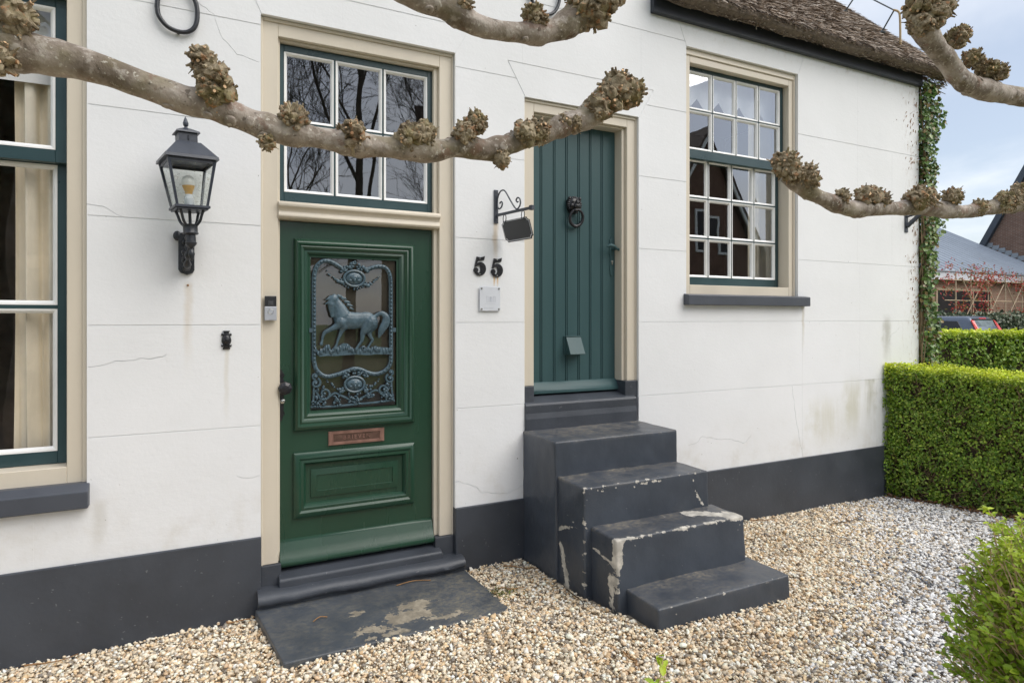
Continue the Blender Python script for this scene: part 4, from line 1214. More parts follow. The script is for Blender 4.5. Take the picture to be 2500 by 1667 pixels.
# house numbers: two bold fives
def five(x, z, name, label):
    k = 0.0006135
    def q(px, py): return (x + (px - 137) * k, z - (py - 966) * k)
    b = MB()
    b.prism([q(102, 862), q(150, 868), q(186, 858), q(201, 852), q(196, 884), q(190, 900), q(150, 904), q(116, 908), q(106, 942), q(90, 952), q(92, 976), q(76, 976)], -0.010, -0.0005, 'y')
    pts = [(84, 968, 9), (112, 950, 14), (146, 942, 22), (174, 968, 32), (180, 1008, 33), (160, 1044, 26), (128, 1058, 17), (98, 1044, 14), (86, 1022, 12)]
    P = spline(pts, 5)
    L = []; Rr = []
    for i, p in enumerate(P):
        a = P[max(0, i - 1)]; c_ = P[min(len(P) - 1, i + 1)]
        d = np.array([c_[0] - a[0], c_[1] - a[1]]); d /= np.hypot(*d)
        L.append(q(p[0] - d[1] * p[2], p[1] + d[0] * p[2])); Rr.append(q(p[0] + d[1] * p[2], p[1] - d[0] * p[2]))
    for i in range(len(P) - 1):
        b.hexa([(L[i][0], -0.0104, L[i][1]), (L[i + 1][0], -0.0104, L[i + 1][1]), (Rr[i + 1][0], -0.0104, Rr[i + 1][1]), (Rr[i][0], -0.0104, Rr[i][1])],
               [(L[i][0], -0.0006, L[i][1]), (L[i + 1][0], -0.0006, L[i + 1][1]), (Rr[i + 1][0], -0.0006, Rr[i + 1][1]), (Rr[i][0], -0.0006, Rr[i][1])])
    cx1, cz1 = q(92, 1012)
    b.lathe([(0.0175, -0.0007), (0.0175, -0.0107), (0.0, -0.0107)], (cx1, 0, cz1), 16, 'y')
    for px, py in ((140, 878), (138, 1056)):
        a = q(px, py); b.cur = 1; b.ell((a[0], -0.0112, a[1]), 0.0035, 0.0016, 0.0035, 8, 5); b.cur = 0
    o = b.build(name, [M['iron'], M['steel']], None, 0.0)
    tag(o, label, 'house number', 'house number digits')
five(1.675, 2.073, 'house_number', 'black iron digit 5, slightly higher one beside the green door frame')
five(1.805, 2.066, 'house_number', 'black iron digit 5, slightly lower one beside the plank door')

# small white plaque
pq = thing('wall_plaque', 'small square white plaque with four screws below the house number', 'plaque', (1.75, 0, 1.85))
b = MB(); b.box(1.672, 1.829, -0.016, -0.011, 1.764, 1.932); b.build('plate', M['plaque'], pq, 0.0015, 1)
for x in (1.686, 1.817):
    for z in (1.777, 1.919):
        b = MB(); b.lathe([(0.007, 0.0), (0.007, -0.0165), (0.0075, -0.0168), (0.006, -0.021), (0, -0.0215)], (x, 0, z), 12, 'y'); b.build('screw', M['steel'], pq, smooth=40)
b = MB()
zc_ = 1.846
for x0 in (1.722, 1.776):
    b.ring((x0, x0 + 0.014, zc_ - 0.020, zc_ + 0.020), (x0 + 0.002, x0 + 0.012, zc_ - 0.018, zc_ + 0.018), [(0, -0.0162), (0, -0.0168), (1, -0.0168), (1, -0.0162)])
b.ring((1.743, 1.768, zc_ - 0.020, zc_ + 0.010), (1.745, 1.766, zc_ - 0.018, zc_ + 0.008), [(0, -0.0162), (0, -0.0168), (1, -0.0168), (1, -0.0162)])
b.box(1.751, 1.760, -0.0168, -0.0162, zc_ - 0.018, zc_ + 0.018)
b.box(1.712, 1.788, -0.0168, -0.0162, zc_ - 0.034, zc_ - 0.032); b.box(1.705, 1.776, -0.0168, -0.0162, 1.782, 1.785)
b.build('emblem', M['plaque_line'], pq)

# hanging sign on its scrolled bracket
sg = thing('hanging_sign', 'small charcoal sign board hanging from a scrolled wall bracket beside the doors', 'sign', (1.80, 0, 2.49))
b = MB(); b.box(1.785, 1.816, -0.009, -0.0005, 2.374, 2.607)
for z in (2.395, 2.53, 2.592): b.ell((1.80, -0.010, z), 0.005, 0.004, 0.005, 8, 5)
b.build('wall_plate', M['bracket'], sg, 0.001, 1)
A0 = Vector((1.803, -0.005, 2.430)); A1 = Vector((1.905, -0.335, 2.440))
ad = (A1 - A0).normalized(); an = ad.cross(Vector((0, 0, 1))).normalized()
def ap(d, z, o=0.0):
    p = A0 + ad * d + an * o
    return (p.x, p.y, p.z + z)
AL = (A1 - A0).length
b = MB()
def bar(d0, d1, w, h): b.hexa([ap(d0, -h, -w), ap(d0, -h, w), ap(d0, h, w), ap(d0, h, -w)], [ap(d1, -h, -w), ap(d1, -h, w), ap(d1, h, w), ap(d1, h, -w)])
bar(0, AL, 0.007, 0.009); bar(AL - 0.012, AL + 0.016, 0.013, 0.015)
b.build('arm', M['bracket'], sg, 0.001, 1)
b = MB()
sc = [(0.035, 0.078), (0.050, 0.088), (0.062, 0.076), (0.052, 0.050), (0.028, 0.042), (0.012, 0.065), (0.012, 0.115), (0.035, 0.155), (0.065, 0.165), (0.095, 0.148), (0.15, 0.072), (0.195, 0.018), (0.222, 0.018), (0.240, 0.042), (0.236, 0.075), (0.215, 0.088), (0.200, 0.075), (0.208, 0.060), (0.220, 0.060)]
b.tube(spline([ap(d, z) for d, z in sc], 4), 0.0055, 6)
b.build('scroll', M['bracket'], sg, smooth=60)
s0, s1 = 0.045, 0.315
sw = s1 - s0
zt_, zb2 = -0.052, -0.200
def signpoly(inset):
    k = 0.020
    L = []
    a0, a1, c0, c1 = s0 + inset, s1 - inset, zb2 + inset, zt_ - inset
    for (px, pz, sx, sz) in ((a0, c0, 1, 1), (a1, c0, -1, 1), (a1, c1, -1, -1), (a0, c1, 1, -1)):
        arc = []
        for i in range(5):
            t = i / 4 * math.pi / 2
            arc.append((px + sx * k * math.cos(t), pz + sz * k * math.sin(t)))
        if sx * sz > 0: arc = arc[::-1]
        L += arc
    return L
def signplate(inset, o0, o1, name, mat):
    P = signpoly(inset); n = len(P)
    m = MB()
    def sp(d, z, o):
        zz = z + 0.04
        return ap(d, -0.04 + zz * math.cos(rad(20)) + o * math.sin(rad(20)), zz * math.sin(rad(20)) + o * math.cos(rad(20)))
    m.add([sp(d, z, o0) for d, z in P] + [sp(d, z, o1) for d, z in P], [tuple(range(n)), tuple(range(2 * n - 1, n - 1, -1))] + [(i, i + n, (i + 1) % n + n, (i + 1) % n) for i in range(n)])
    return m.build(name, mat, sg)
signplate(0.0, -0.0030, 0.0030, 'sign_board', M['iron'])
signplate(0.004, -0.0040, 0.0040, 'sign_border', M['plaque'])
signplate(0.008, -0.0048, 0.0048, 'sign_face', M['signface'])
for d in (0.085, 0.265):
    m = MB()
    P = [ap(d + 0.021 * math.cos(a), -0.034 + 0.028 * math.sin(a), 0.006 * math.cos(a)) for a in np.linspace(0, 2 * math.pi, 17)]
    m.tube(P, 0.0028, 6); m.build('ring', M['iron'], sg, smooth=60)

# bracket near the right corner of the wall
fb = thing('flagpole_holder', 'small dark angled pole holder on the right end of the wall by the ivy', 'pole holder', (6.48, 0, 2.7))
b = MB(); b.box(6.455, 6.505, -0.010, -0.0005, 2.60, 2.78); b.build('wall_plate', M['bracket'], fb, 0.002, 1)
b = MB(); b.tube([(6.48, -0.012, 2.66), (6.56, -0.19, 2.86)], 0.022, 10); b.tube([(6.48, -0.012, 2.76), (6.53, -0.12, 2.79)], 0.010, 8); b.build('socket_tube', M['bracket'], fb, smooth=40)

# lightning conductor over the thatch
lc = thing('lightning_conductor', 'thin lightning conductor rods with tan sleeve standing on the thatch', 'lightning conductor', (6.6, 0.2, 4.7))
b = MB(); b.tube([(6.6, 0.95, 5.62), (6.6, 0.43, 5.24), (6.6, 0.20, 5.02)], 0.007, 6); b.build('wire', M['galv'], lc)
b = MB(); b.tube(spline([(6.6, 0.20, 5.02), (6.6, 0.155, 4.985), (6.6, 0.135, 4.93), (6.6, 0.13, 4.75), (6.6, 0.13, 4.52)], 4), 0.011, 8); b.build('sleeve', M['tan'], lc, smooth=60)
for (y0, z0, y1, z1) in ((0.20, 5.01, 0.36, 4.80), (0.62, 5.39, 0.80, 5.22)):
    m = MB(); m.tube([(6.6, y0, z0), (6.6, y1, z1)], 0.0085, 6)
    m.lathe([(0.04, 0), (0.045, 0.01), (0.02, 0.03)], (6.6, y1 - 0.02, z1 + 0.02), 10); m.build('stay', M['galv'], lc)

# ------------------------------------------------------------------ stairs and the slab
def dense(name, polys, x0f, x1f, mat, parent, cols, step=0.028, amp=0.004, rnd=0.012, seed=0):
    """a swept solid: profile (y,z) list, x limits as functions of (y,z); dense, slightly uneven, with painted-wear vertex data"""
    bm = bmesh.new()
    n = len(polys)
    L = [bm.verts.new((x0f(y, z), y, z)) for y, z in polys]; Rr = [bm.verts.new((x1f(y, z), y, z)) for y, z in polys]
    bm.faces.new(L[::-1]); bm.faces.new(Rr)
    for i in range(n):
        j = (i + 1) % n
        bm.faces.new((L[i], L[j], Rr[j], Rr[i]))
    bmesh.ops.recalc_face_normals(bm, faces=bm.faces)
    bmesh.ops.bevel(bm, geom=list(bm.edges), offset=rnd, segments=3, affect='EDGES', profile=0.5, clamp_overlap=True)
    bmesh.ops.triangulate(bm, faces=[f for f in bm.faces if len(f.verts) > 4])
    for _ in range(6):
        es = [e for e in bm.edges if e.calc_length() > step]
        if not es: break
        bmesh.ops.subdivide_edges(bm, edges=es, cuts=1, use_grid_fill=True)
        bmesh.ops.triangulate(bm, faces=[f for f in bm.faces if len(f.verts) > 4])
    bm.normal_update()
    for v in bm.verts:
        p = v.co
        d = mnoise.noise(p * 3.1 + Vector((seed, 0, 0))) * amp * 1.4 + mnoise.noise(p * 11 + Vector((seed, 5, 0))) * amp * 0.7
        v.co = p + v.normal * d
    me = bpy.data.meshes.new(name); bm.to_mesh(me); bm.free()
    me.materials.append(mat)
    me.polygons.foreach_set('use_smooth', [True] * len(me.polygons))
    ca = me.color_attributes.new('Col', 'FLOAT_COLOR', 'POINT')
    co = np.zeros(len(me.vertices) * 3); me.vertices.foreach_get('co', co); co = co.reshape(-1, 3)
    cc = np.ones((len(co), 4), np.float32); cc[:, :3] = 0
    cc[:, 0], cc[:, 1] = cols(co)
    ca.data.foreach_set('color', cc.ravel())
    return place(bpy.data.objects.new(name, me), parent)

stairs = thing('front_steps', 'four chipped dark grey masonry steps leading up to the plank door', 'steps', (2.55, -0.65, 0))
TZ = [0.911, 0.687, 0.447, 0.165]; TY = [-0.455, -0.765, -1.020, -1.315]
XL = [2.014, 2.034, 2.086, 2.146]; XR = [3.032, 3.030, 3.084, 3.145]
def gauss(a, s): return np.exp(-(a / s) ** 2)
def seg_d(co, a, b_):
    a = np.array(a); b_ = np.array(b_); ab = b_ - a
    t = np.clip(((co - a) @ ab) / (ab @ ab), 0, 1)
    return np.linalg.norm(co - (a + t[:, None] * ab), axis=1)
for k in range(4):
    ytop = TY[k]; yb_ = 0.02 if k == 0 else TY[k - 1] + 0.03
    zb0 = -0.15
    poly = [(ytop, TZ[k]), (ytop - (0.012 if k != 2 else 0.03), -0.15), (yb_ - 0.06 if k else yb_, -0.15), (yb_, TZ[k] - (0.001 if k else 0.0))]
    if k: poly[2] = (yb_, -0.15)
    def xl(y, z, k=k): return XL[k] + (0.02 * (TZ[k] - z) * (1 if k > 1 else 0.4)) * 0.5
    def xr(y, z, k=k): return XR[k] + 0.01 * (TZ[k] - z)
    def cols(co, k=k):
        chip = np.zeros(len(co)); dust = np.zeros(len(co))
        back = 0.0 if k == 0 else TY[k - 1]
        on_top = np.clip((co[:, 2] - (TZ[k] - 0.02)) / 0.015, 0, 1)
        dust = on_top * (0.38 + 1.3 * gauss(co[:, 1] - back, 0.085))
        dust += 0.35 * np.clip((0.06 - (co[:, 2])) / 0.1, 0, 1)
        if k == 0: dust += on_top * 0.9 * gauss(co[:, 0] - 2.45, 0.35) * gauss(co[:, 1] + 0.16, 0.16)
        fe = seg_d(co, (XL[k], TY[k], TZ[k]), (XR[k], TY[k], TZ[k]))
        wr = [0.10, 0.34, 0.58, 0.30][k]
        chip += wr * gauss(fe, 0.022)
        le = seg_d(co, (XL[k], TY[k], TZ[k]), (XL[k] + 0.01, TY[k], -0.1))
        chip += [0.0, 0.38, 0.40, 0.2][k] * gauss(le, 0.03)
        if k == 1:
            chip += 0.42 * gauss(seg_d(co, (2.09, TY[1], 0.655), (2.62, TY[1], 0.66)), 0.012)
            chip += 0.5 * gauss(seg_d(co, (2.90, TY[1], 0.63), (2.93, TY[1], 0.53)), 0.012) + 0.5 * gauss(seg_d(co, (2.93, TY[1], 0.53), (2.98, TY[1], 0.46)), 0.012)
        if k == 2:
            chip += 0.95 * gauss(seg_d(co, (2.80, -0.82, .447), (3.06, -0.98, .447)), 0.055) * on_top
            chip += 0.85 * gauss(seg_d(co, (2.10, -1.03, 0.43), (2.10, -1.03, 0.33)), 0.045)
            chip += 0.8 * gauss(seg_d(co, (2.10, -0.97, 0.21), (2.11, -0.96, 0.02)), 0.034)
            chip += 0.85 * gauss(seg_d(co, (2.09, -0.78, 0.33), (2.09, -0.98, 0.30)), 0.012)
        if k == 1:
            chip += 0.9 * gauss(seg_d(co, (2.05, -0.50, 0.24), (2.05, -0.58, 0.00)), 0.036)
            chip += 0.85 * gauss(seg_d(co, (2.04, -0.36, 0.29), (2.04, -0.50, 0.37)), 0.012) + 0.8 * gauss(seg_d(co, (2.04, -0.50, 0.37), (2.05, -0.76, 0.45)), 0.012)
            chip += 0.8 * gauss(seg_d(co, (2.05, -0.44, 0.33), (2.05, -0.52, 0.20)), 0.012)
            chip += 0.75 * gauss(seg_d(co, (2.05, -0.70, 0.36), (2.05, -0.66, 0.05)), 0.012)
        rv = np.sin(co[:, 0] * 91.7 + co[:, 2] * 53.1 + co[:, 1] * 37) * np.sin(co[:, 0] * 37.3 - co[:, 2] * 117)
        chip += [0.05, 0.34, 0.40, 0.34][k] * np.clip(rv, 0, 1) ** 2
        return np.clip(chip, 0, 1), np.clip(dust, 0, 1)
    dense('step', poly, xl, xr, M['step'], stairs, cols, 0.019, 0.0050, 0.011, k * 7)

slab = thing('door_slab', 'worn dark painted stone slab lying on gravel before the green door', 'slab', (0.9, -0.35, 0))
def slab_cols(co):
    chip = np.zeros(len(co)); dust = 0.45 + 0 * chip
    for (x, y, rx, ry, w) in ((0.80, -0.58, 0.13, 0.10, 0.75), (1.02, -0.52, 0.20, 0.09, 0.8), (0.76, -0.36, 0.08, 0.05, 0.75), (1.10, -0.40, 0.16, 0.07, 0.72), (1.20, -0.60, 0.20, 0.06, 0.62), (0.86, -0.66, 0.2, 0.05, 0.7)):
        chip = np.maximum(chip, w * np.exp(-((co[:, 0] - x) / rx) ** 2 - ((co[:, 1] - y) / ry) ** 2))
    dust = dust + 0.9 * np.exp(-((co[:, 0] - 1.38) / 0.2) ** 2 - ((co[:, 1] + 0.4) / 0.3) ** 2)
    return chip, np.clip(dust, 0, 1)
poly = [(-0.705, 0.024), (-0.705, -0.05), (-0.06, -0.05), (-0.06, 0.030)]
dense('slab_stone', poly, lambda y, z: 0.243 - (y + 0.06) * 0.135, lambda y, z: 1.542 - (y + 0.06) * 0.06 + 0.0, M['slab'], slab, slab_cols, 0.019, 0.0022, 0.007, 3)

# ------------------------------------------------------------------ gravel
def pebbles():
    phi = (1 + 5 ** 0.5) / 2
    ico = np.array([(-1, phi, 0), (1, phi, 0), (-1, -phi, 0), (1, -phi, 0), (0, -1, phi), (0, 1, phi), (0, -1, -phi), (0, 1, -phi), (phi, 0, -1), (phi, 0, 1), (-phi, 0, -1), (-phi, 0, 1)])
    ico /= np.linalg.norm(ico[0])
    fc = np.array([(0, 11, 5), (0, 5, 1), (0, 1, 7), (0, 7, 10), (0, 10, 11), (1, 5, 9), (5, 11, 4), (11, 10, 2), (10, 7, 6), (7, 1, 8), (3, 9, 4), (3, 4, 2), (3, 2, 6), (3, 6, 8), (3, 8, 9), (4, 9, 5), (2, 4, 11), (6, 2, 10), (8, 6, 7), (9, 8, 1)])
    n0 = 185000
    x = RN.uniform(-1.6, 7.2, n0); y = RN.uniform(-3.1, 0.0, n0)
    # keep what lies in or near the view
    cs, sn = math.cos(0.459), math.sin(0.459)
    dx, dy = x, y + 3.9
    dep = dx * sn + dy * cs; lat = dx * cs - dy * sn
    keep = (dep > 1.9) & (np.abs(lat) < dep * 0.90 + 0.35) & (x < 6.75 - 0.4 * y)
    # the slab, the steps, the thresholds
    ins = (x > 0.25 - (y + .06) * .135) & (x < 1.53 - (y + .06) * .06) & (y > -0.69)
    stp = (x > np.interp(-y, [0, .46, .77, 1.02, 1.3], [2.0, 2.005, 2.03, 2.075, 2.135])) & (x < np.interp(-y, [0, .75, 1.0, 1.3], [3.03, 3.03, 3.08, 3.14])) & (y > -1.305)
    thr_ = (x > 0.26) & (x < 1.54) & (y > -0.10)
    keep &= ~(ins | stp | thr_)
    far = np.clip((dep - 3.0) / 4, 0, 1)
    keep &= RN.random(n0) > far * 0.30
    x, y = x[keep], y[keep]; n = len(x); far = far[keep]
    s = RN.lognormal(math.log(0.0079), 0.32, n) * (1 + 0.18 * far)
    s = np.clip(s, 0.0045, 0.019)
    z = gh(x, y) + RN.uniform(-0.006, 0.012, n)
    ax = s * RN.uniform(0.9, 1.45, n); ay = s * RN.uniform(0.75, 1.1, n); az = s * RN.uniform(0.5, 0.85, n)
    base = ico[None] * (1 + RN.normal(0, 0.11, (n, 12, 1)))
    P = base * np.stack([ax, ay, az * 0.9], 1)[:, None, :]
    a = RN.uniform(0, 2 * np.pi, n); t = RN.normal(0, 0.45, n); u = RN.normal(0, 0.45, n)
    def rot(P, ang, i, j):
        c, s_ = np.cos(ang)[:, None], np.sin(ang)[:, None]
        A, B = P[..., i].copy(), P[..., j].copy()
        P[..., i] = A * c - B * s_; P[..., j] = A * s_ + B * c
    rot(P, t, 0, 2); rot(P, u, 1, 2); rot(P, a, 0, 1)
    P += np.stack([x, y, z], 1)[:, None, :]
    # whiter chippings to the right of a line from the hedge foot to the front
    bx_ = np.interp(-y, [0.0, 0.22, 0.78, 1.34, 1.68, 1.91, 2.6], [5.6, 5.4, 4.9, 3.95, 3.35, 2.8, 1.9])
    wmix = np.clip((x - bx_) / 1.1 + 0.5 + RN.normal(0, 0.12, n), 0, 1)
    tan = np.array([srgb(c) for c in ((232, 214, 184), (246, 238, 224), (206, 178, 142), (228, 202, 164), (190, 178, 160), (146, 138, 128), (250, 246, 238), (230, 210, 184), (212, 202, 184), (240, 224, 198), (142, 136, 130), (208, 182, 152), (248, 240, 224), (222, 206, 182), (238, 226, 206), (248, 244, 236), (244, 234, 214), (226, 212, 190))])
    wht = np.array([srgb(c) for c in ((246, 245, 242), (238, 236, 232), (250, 248, 244), (226, 222, 216), (214, 206, 194), (242, 240, 238), (150, 150, 154), (196, 178, 152), (248, 246, 244), (96, 98, 104))])
    tan = tan * np.array([1.03, 1.0, 0.945]); ct = tan[RN.integers(0, len(tan), n)]; cw = wht[RN.integers(0, len(wht), n)]
    col = np.where((RN.random(n) < wmix)[:, None], cw, ct) * RN.uniform(0.9, 1.1, (n, 1))
    V = P.reshape(-1, 3)
    F = (fc[None] + (np.arange(n) * 12)[:, None, None]).reshape(-1, 3)
    o = np_mesh('gravel', V, F, M['pebble'], None, np.repeat(np.clip(col, 0, 0.93), 12, 0), True)
    tag(o, kind='stuff')
    o['label'] = 'tan and white pebble gravel covering the front yard'
    return n
NPEB = pebbles()

# dry stalks lying on the gravel
stalks = [((1.82, -0.10), (2.0, -0.27), 'curled tan stalk on gravel between the slab and steps'), ((1.61, -0.42), (1.77, -0.50), 'short tan stalk beside the slab corner moss'), ((2.00, -0.63), (1.93, -0.98), 'thin dark twig on gravel alongside the steps'),
          ((4.20, -0.05), (4.45, -0.13), 'brown stalk against the plinth right of the steps'), ((4.71, -0.43), (5.26, -0.37), 'thin grey twig on gravel before the plinth under the right wall'), ((4.30, -1.30), (4.24, -1.50), 'bent dark twig in the whiter gravel'),
          ((6.40, -0.42), (6.20, -0.76), 'pale straw-coloured twig at the foot of the hedge'), ((5.90, -0.84), (6.30, -1.05), 'long dark twig across white gravel before the hedge'), ((-0.82, -0.05), (-0.60, -0.05), 'brown stalk at the plinth foot left of the slab'), ((1.86, -1.41), (1.83, -1.56), 'tiny twig on gravel left of the bottom step'), ((0.08, -0.05), (0.24, -0.06), 'reddish stalk by the plinth at the left edge of the slab')]
for i, (p, q, lab) in enumerate(stalks):
    b = MB()
    pts = []
    for j in range(6):
        t = j / 5
        x = p[0] + (q[0] - p[0]) * t + R.uniform(-.015, .015); y = p[1] + (q[1] - p[1]) * t + R.uniform(-.015, .015) - 0.03 * math.sin(t * 3.1)
        pts.append((x, y, float(gh(np.array(x), np.array(y))) + 0.020 + 0.006 * math.sin(t * 3)))
    P = spline(pts, 3)
    b.tube(P, [0.0045 * (1 - 0.6 * k / len(P)) for k in range(len(P))], 5)
    tag(b.build('dry_twig', [M['rust_twig'], M['darktwig']][1 if 'dark' in lab or 'grey' in lab else 0], None, smooth=60), lab, 'twig', 'dry twigs on the gravel')
for p, q, lab in (((1.06, -0.115), (1.28, -0.135), 'curved brown stalk lying on the slab by the threshold'), ((0.52, -0.36), (0.60, -0.34), 'short pale straw lying on the left of the slab')):
    b = MB(); P = spline([(p[0], p[1], 0.036), ((p[0] + q[0]) / 2, (p[1] + q[1]) / 2 + 0.02, 0.040), (q[0], q[1], 0.036)], 5)
    b.tube(P, 0.003, 5); tag(b.build('dry_twig', M['rust_twig'], None), lab, 'twig', 'dry twigs on the slab')

# ------------------------------------------------------------------ foliage helpers
def leaf_mesh(name, P, N, T, L, Wd, col, mat, parent, fold=0.25, curl=0.1):
    n = len(P)
    N = N / np.maximum(np.linalg.norm(N, axis=1), 1e-6)[:, None]
    T = T - N * np.sum(T * N, 1)[:, None]
    T /= np.maximum(np.linalg.norm(T, axis=1), 1e-6)[:, None]
    B = np.cross(N, T)
    def pt(u, v, h): return P + T * (L * u)[:, None] + B * (Wd * v)[:, None] + N * (Wd * h)[:, None]
    V = np.stack([pt(0, 0, 0), pt(.30, .5, fold), pt(.72, .42, fold * .7 - curl), pt(1, 0, -curl * 2), pt(.72, -.42, fold * .7 - curl), pt(.30, -.5, fold)], 1).reshape(-1, 3)
    i = np.arange(n)[:, None] * 6
    F = np.concatenate([i + np.array([[0, 1, 2, 3]]), i + np.array([[0, 3, 4, 5]])], 1).reshape(-1, 4)
    return np_mesh(name, V, F, mat, parent, np.repeat(col, 6, 0))

def box_hedge(root, O, d, length, thick, zf, z0, n, lsize, bright=0.06, sides=('front', 'top', 'start'), bump=0.05, twigs=250, dark=None, depth=0.10):
    """hedge along d from O; front face on the left of d (outward normal -side)"""
    O = np.array(O, float); d = np.array(d, float) / np.linalg.norm(d); sd = np.array([-d[1], d[0]])       # sd points to the back of the hedge
    area = {'front': length * 1.2, 'top': length * thick, 'start': thick * 1.2}
    tot = sum(area[s] for s in sides)
    Ps = []; Ns = []; Cs = []
    for s in sides:
        k = int(n * area[s] / tot)
        nc = max(1, k // 16); ci = RN.integers(0, nc, k); sg_ = lsize * 1.1
        u = np.clip((RN.random(nc) * length)[ci] + RN.normal(0, sg_, k), 0, length); v = np.clip((RN.random(nc) * thick)[ci] + RN.normal(0, sg_, k), 0, thick)
        h = np.clip(RN.random(nc)[ci] + RN.normal(0, sg_ / 1.25, k), 0, 1)
        dep = np.clip((RN.random(nc) ** 1.3 * depth)[ci] + RN.normal(0, sg_ * 0.6, k), -0.012, depth)
        cb_ = RN.uniform(0.78, 1.22, nc)[ci]
        zt = zf(u)
        def wob(a, b_, f): return np.sin(a * f + 1.3 * b_ * f) * 0.5 + np.sin(a * f * 2.3 - b_ * f * 1.7) * 0.3
        if s == 'front':
            z = z0 + h * (zt - z0)
            o = -dep + bump * wob(u, z, 7) * 0.5 - 0.05 * np.clip((0.25 - (z - z0)) / 0.25, 0, 1) + 0.012 * RN.normal(0, 1, k)
            p = O + d * u[:, None] - sd * o[:, None]
            N = np.stack([np.full(k, -sd[0]), np.full(k, -sd[1]), np.full(k, 0.35)], 1)
            pos = np.column_stack([p, z])
        elif s == 'top':
            o = -dep + 0.02 * wob(u, v, 8) + 0.012 * RN.normal(0, 1, k)
            p = O + d * u[:, None] + sd * v[:, None]
            pos = np.column_stack([p, zt + o]); N = np.tile([0, 0, 1.0], (k, 1))
        else:
            z = z0 + h * (zf(np.zeros(k)) - z0)
            o = -dep + bump * wob(v, z, 7) * 0.5
            p = O - d * o[:, None] + sd * v[:, None]
            N = np.stack([np.full(k, -d[0]), np.full(k, -d[1]), np.full(k, 0.35)], 1); pos = np.column_stack([p, z])
        # fresh growth near the top surface
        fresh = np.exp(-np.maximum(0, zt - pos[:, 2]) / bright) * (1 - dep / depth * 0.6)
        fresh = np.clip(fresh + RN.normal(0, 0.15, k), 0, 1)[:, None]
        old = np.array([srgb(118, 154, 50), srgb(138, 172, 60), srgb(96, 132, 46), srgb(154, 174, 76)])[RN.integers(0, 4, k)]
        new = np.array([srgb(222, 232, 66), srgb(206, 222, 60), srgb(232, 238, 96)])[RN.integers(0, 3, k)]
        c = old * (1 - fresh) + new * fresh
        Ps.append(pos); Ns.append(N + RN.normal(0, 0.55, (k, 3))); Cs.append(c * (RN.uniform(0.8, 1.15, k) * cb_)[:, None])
    P = np.concatenate(Ps); N = np.concatenate(Ns); Cc = np.concatenate(Cs); k = len(P)
    T = N * 0.5 + RN.normal(0, 0.7, (k, 3)) + np.array([0, 0, 0.35])
    Ln = lsize * RN.uniform(0.7, 1.3, k); Wd = Ln * RN.uniform(0.5, 0.7, k)
    tag(leaf_mesh('foliage', P, N, T, Ln, Wd, Cc, M['leafy'], root), kind='stuff')
    # solid dark core, added so gaps between the leaves look shaded
    ins = depth * 0.95
    b = MB()
    zt0 = float(zf(np.array(0.0))) - ins; zt1 = float(zf(np.array(length))) - ins
    def q(u, v, z): p = O + d * u + sd * v; return (p[0], p[1], z)
    b.hexa([q(ins, ins, z0), q(length, ins, z0), q(length, thick - ins, z0), q(ins, thick - ins, z0)], [q(ins, ins, zt0), q(length, ins, zt1), q(length, thick - ins, zt1), q(ins, thick - ins, zt0)])
    b.build('shade_core', M['darktwig'], root)
    b = MB()
    for _ in range(twigs):
        u = R.uniform(0.02, length); z = z0 + R.random() * (zt0 - z0)
        p0 = q(u, ins + 0.02, max(z0, z - 0.12)); e = R.uniform(-0.02, 0.06)
        p1 = q(u + R.uniform(-.12, .12), e, z + R.uniform(0, 0.12))
        pm = q(u + R.uniform(-.06, .06), (ins + e) / 2, (p0[2] + p1[2]) / 2 + R.uniform(-.03, .03))
        b.tube([p0, pm, p1], [0.004, 0.003, 0.0018], 4, False)
    if twigs: tag(b.build('twigs', M['twig'], root), kind='stuff')

h1 = thing('privet_hedge', 'clipped box-shaped hedge running out from the right end of the white wall', 'hedge', (6.4, -0.5, -0.07), 'clipped green hedges')
dd = np.array([0.371, -0.928])
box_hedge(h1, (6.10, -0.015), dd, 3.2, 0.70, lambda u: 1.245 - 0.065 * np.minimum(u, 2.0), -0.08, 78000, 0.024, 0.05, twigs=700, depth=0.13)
h2 = thing('privet_hedge', 'low clipped hedge in front of the parked car', 'hedge', (11.8, 2.0, 0), 'clipped green hedges')
box_hedge(h2, (9.3, 3.25), (0.898, -0.44), 7.0, 0.8, lambda u: 1.485 - 0.006 * u, -0.2, 26000, 0.055, 0.06, ('front', 'top'), 0.08, 0, depth=0.12)

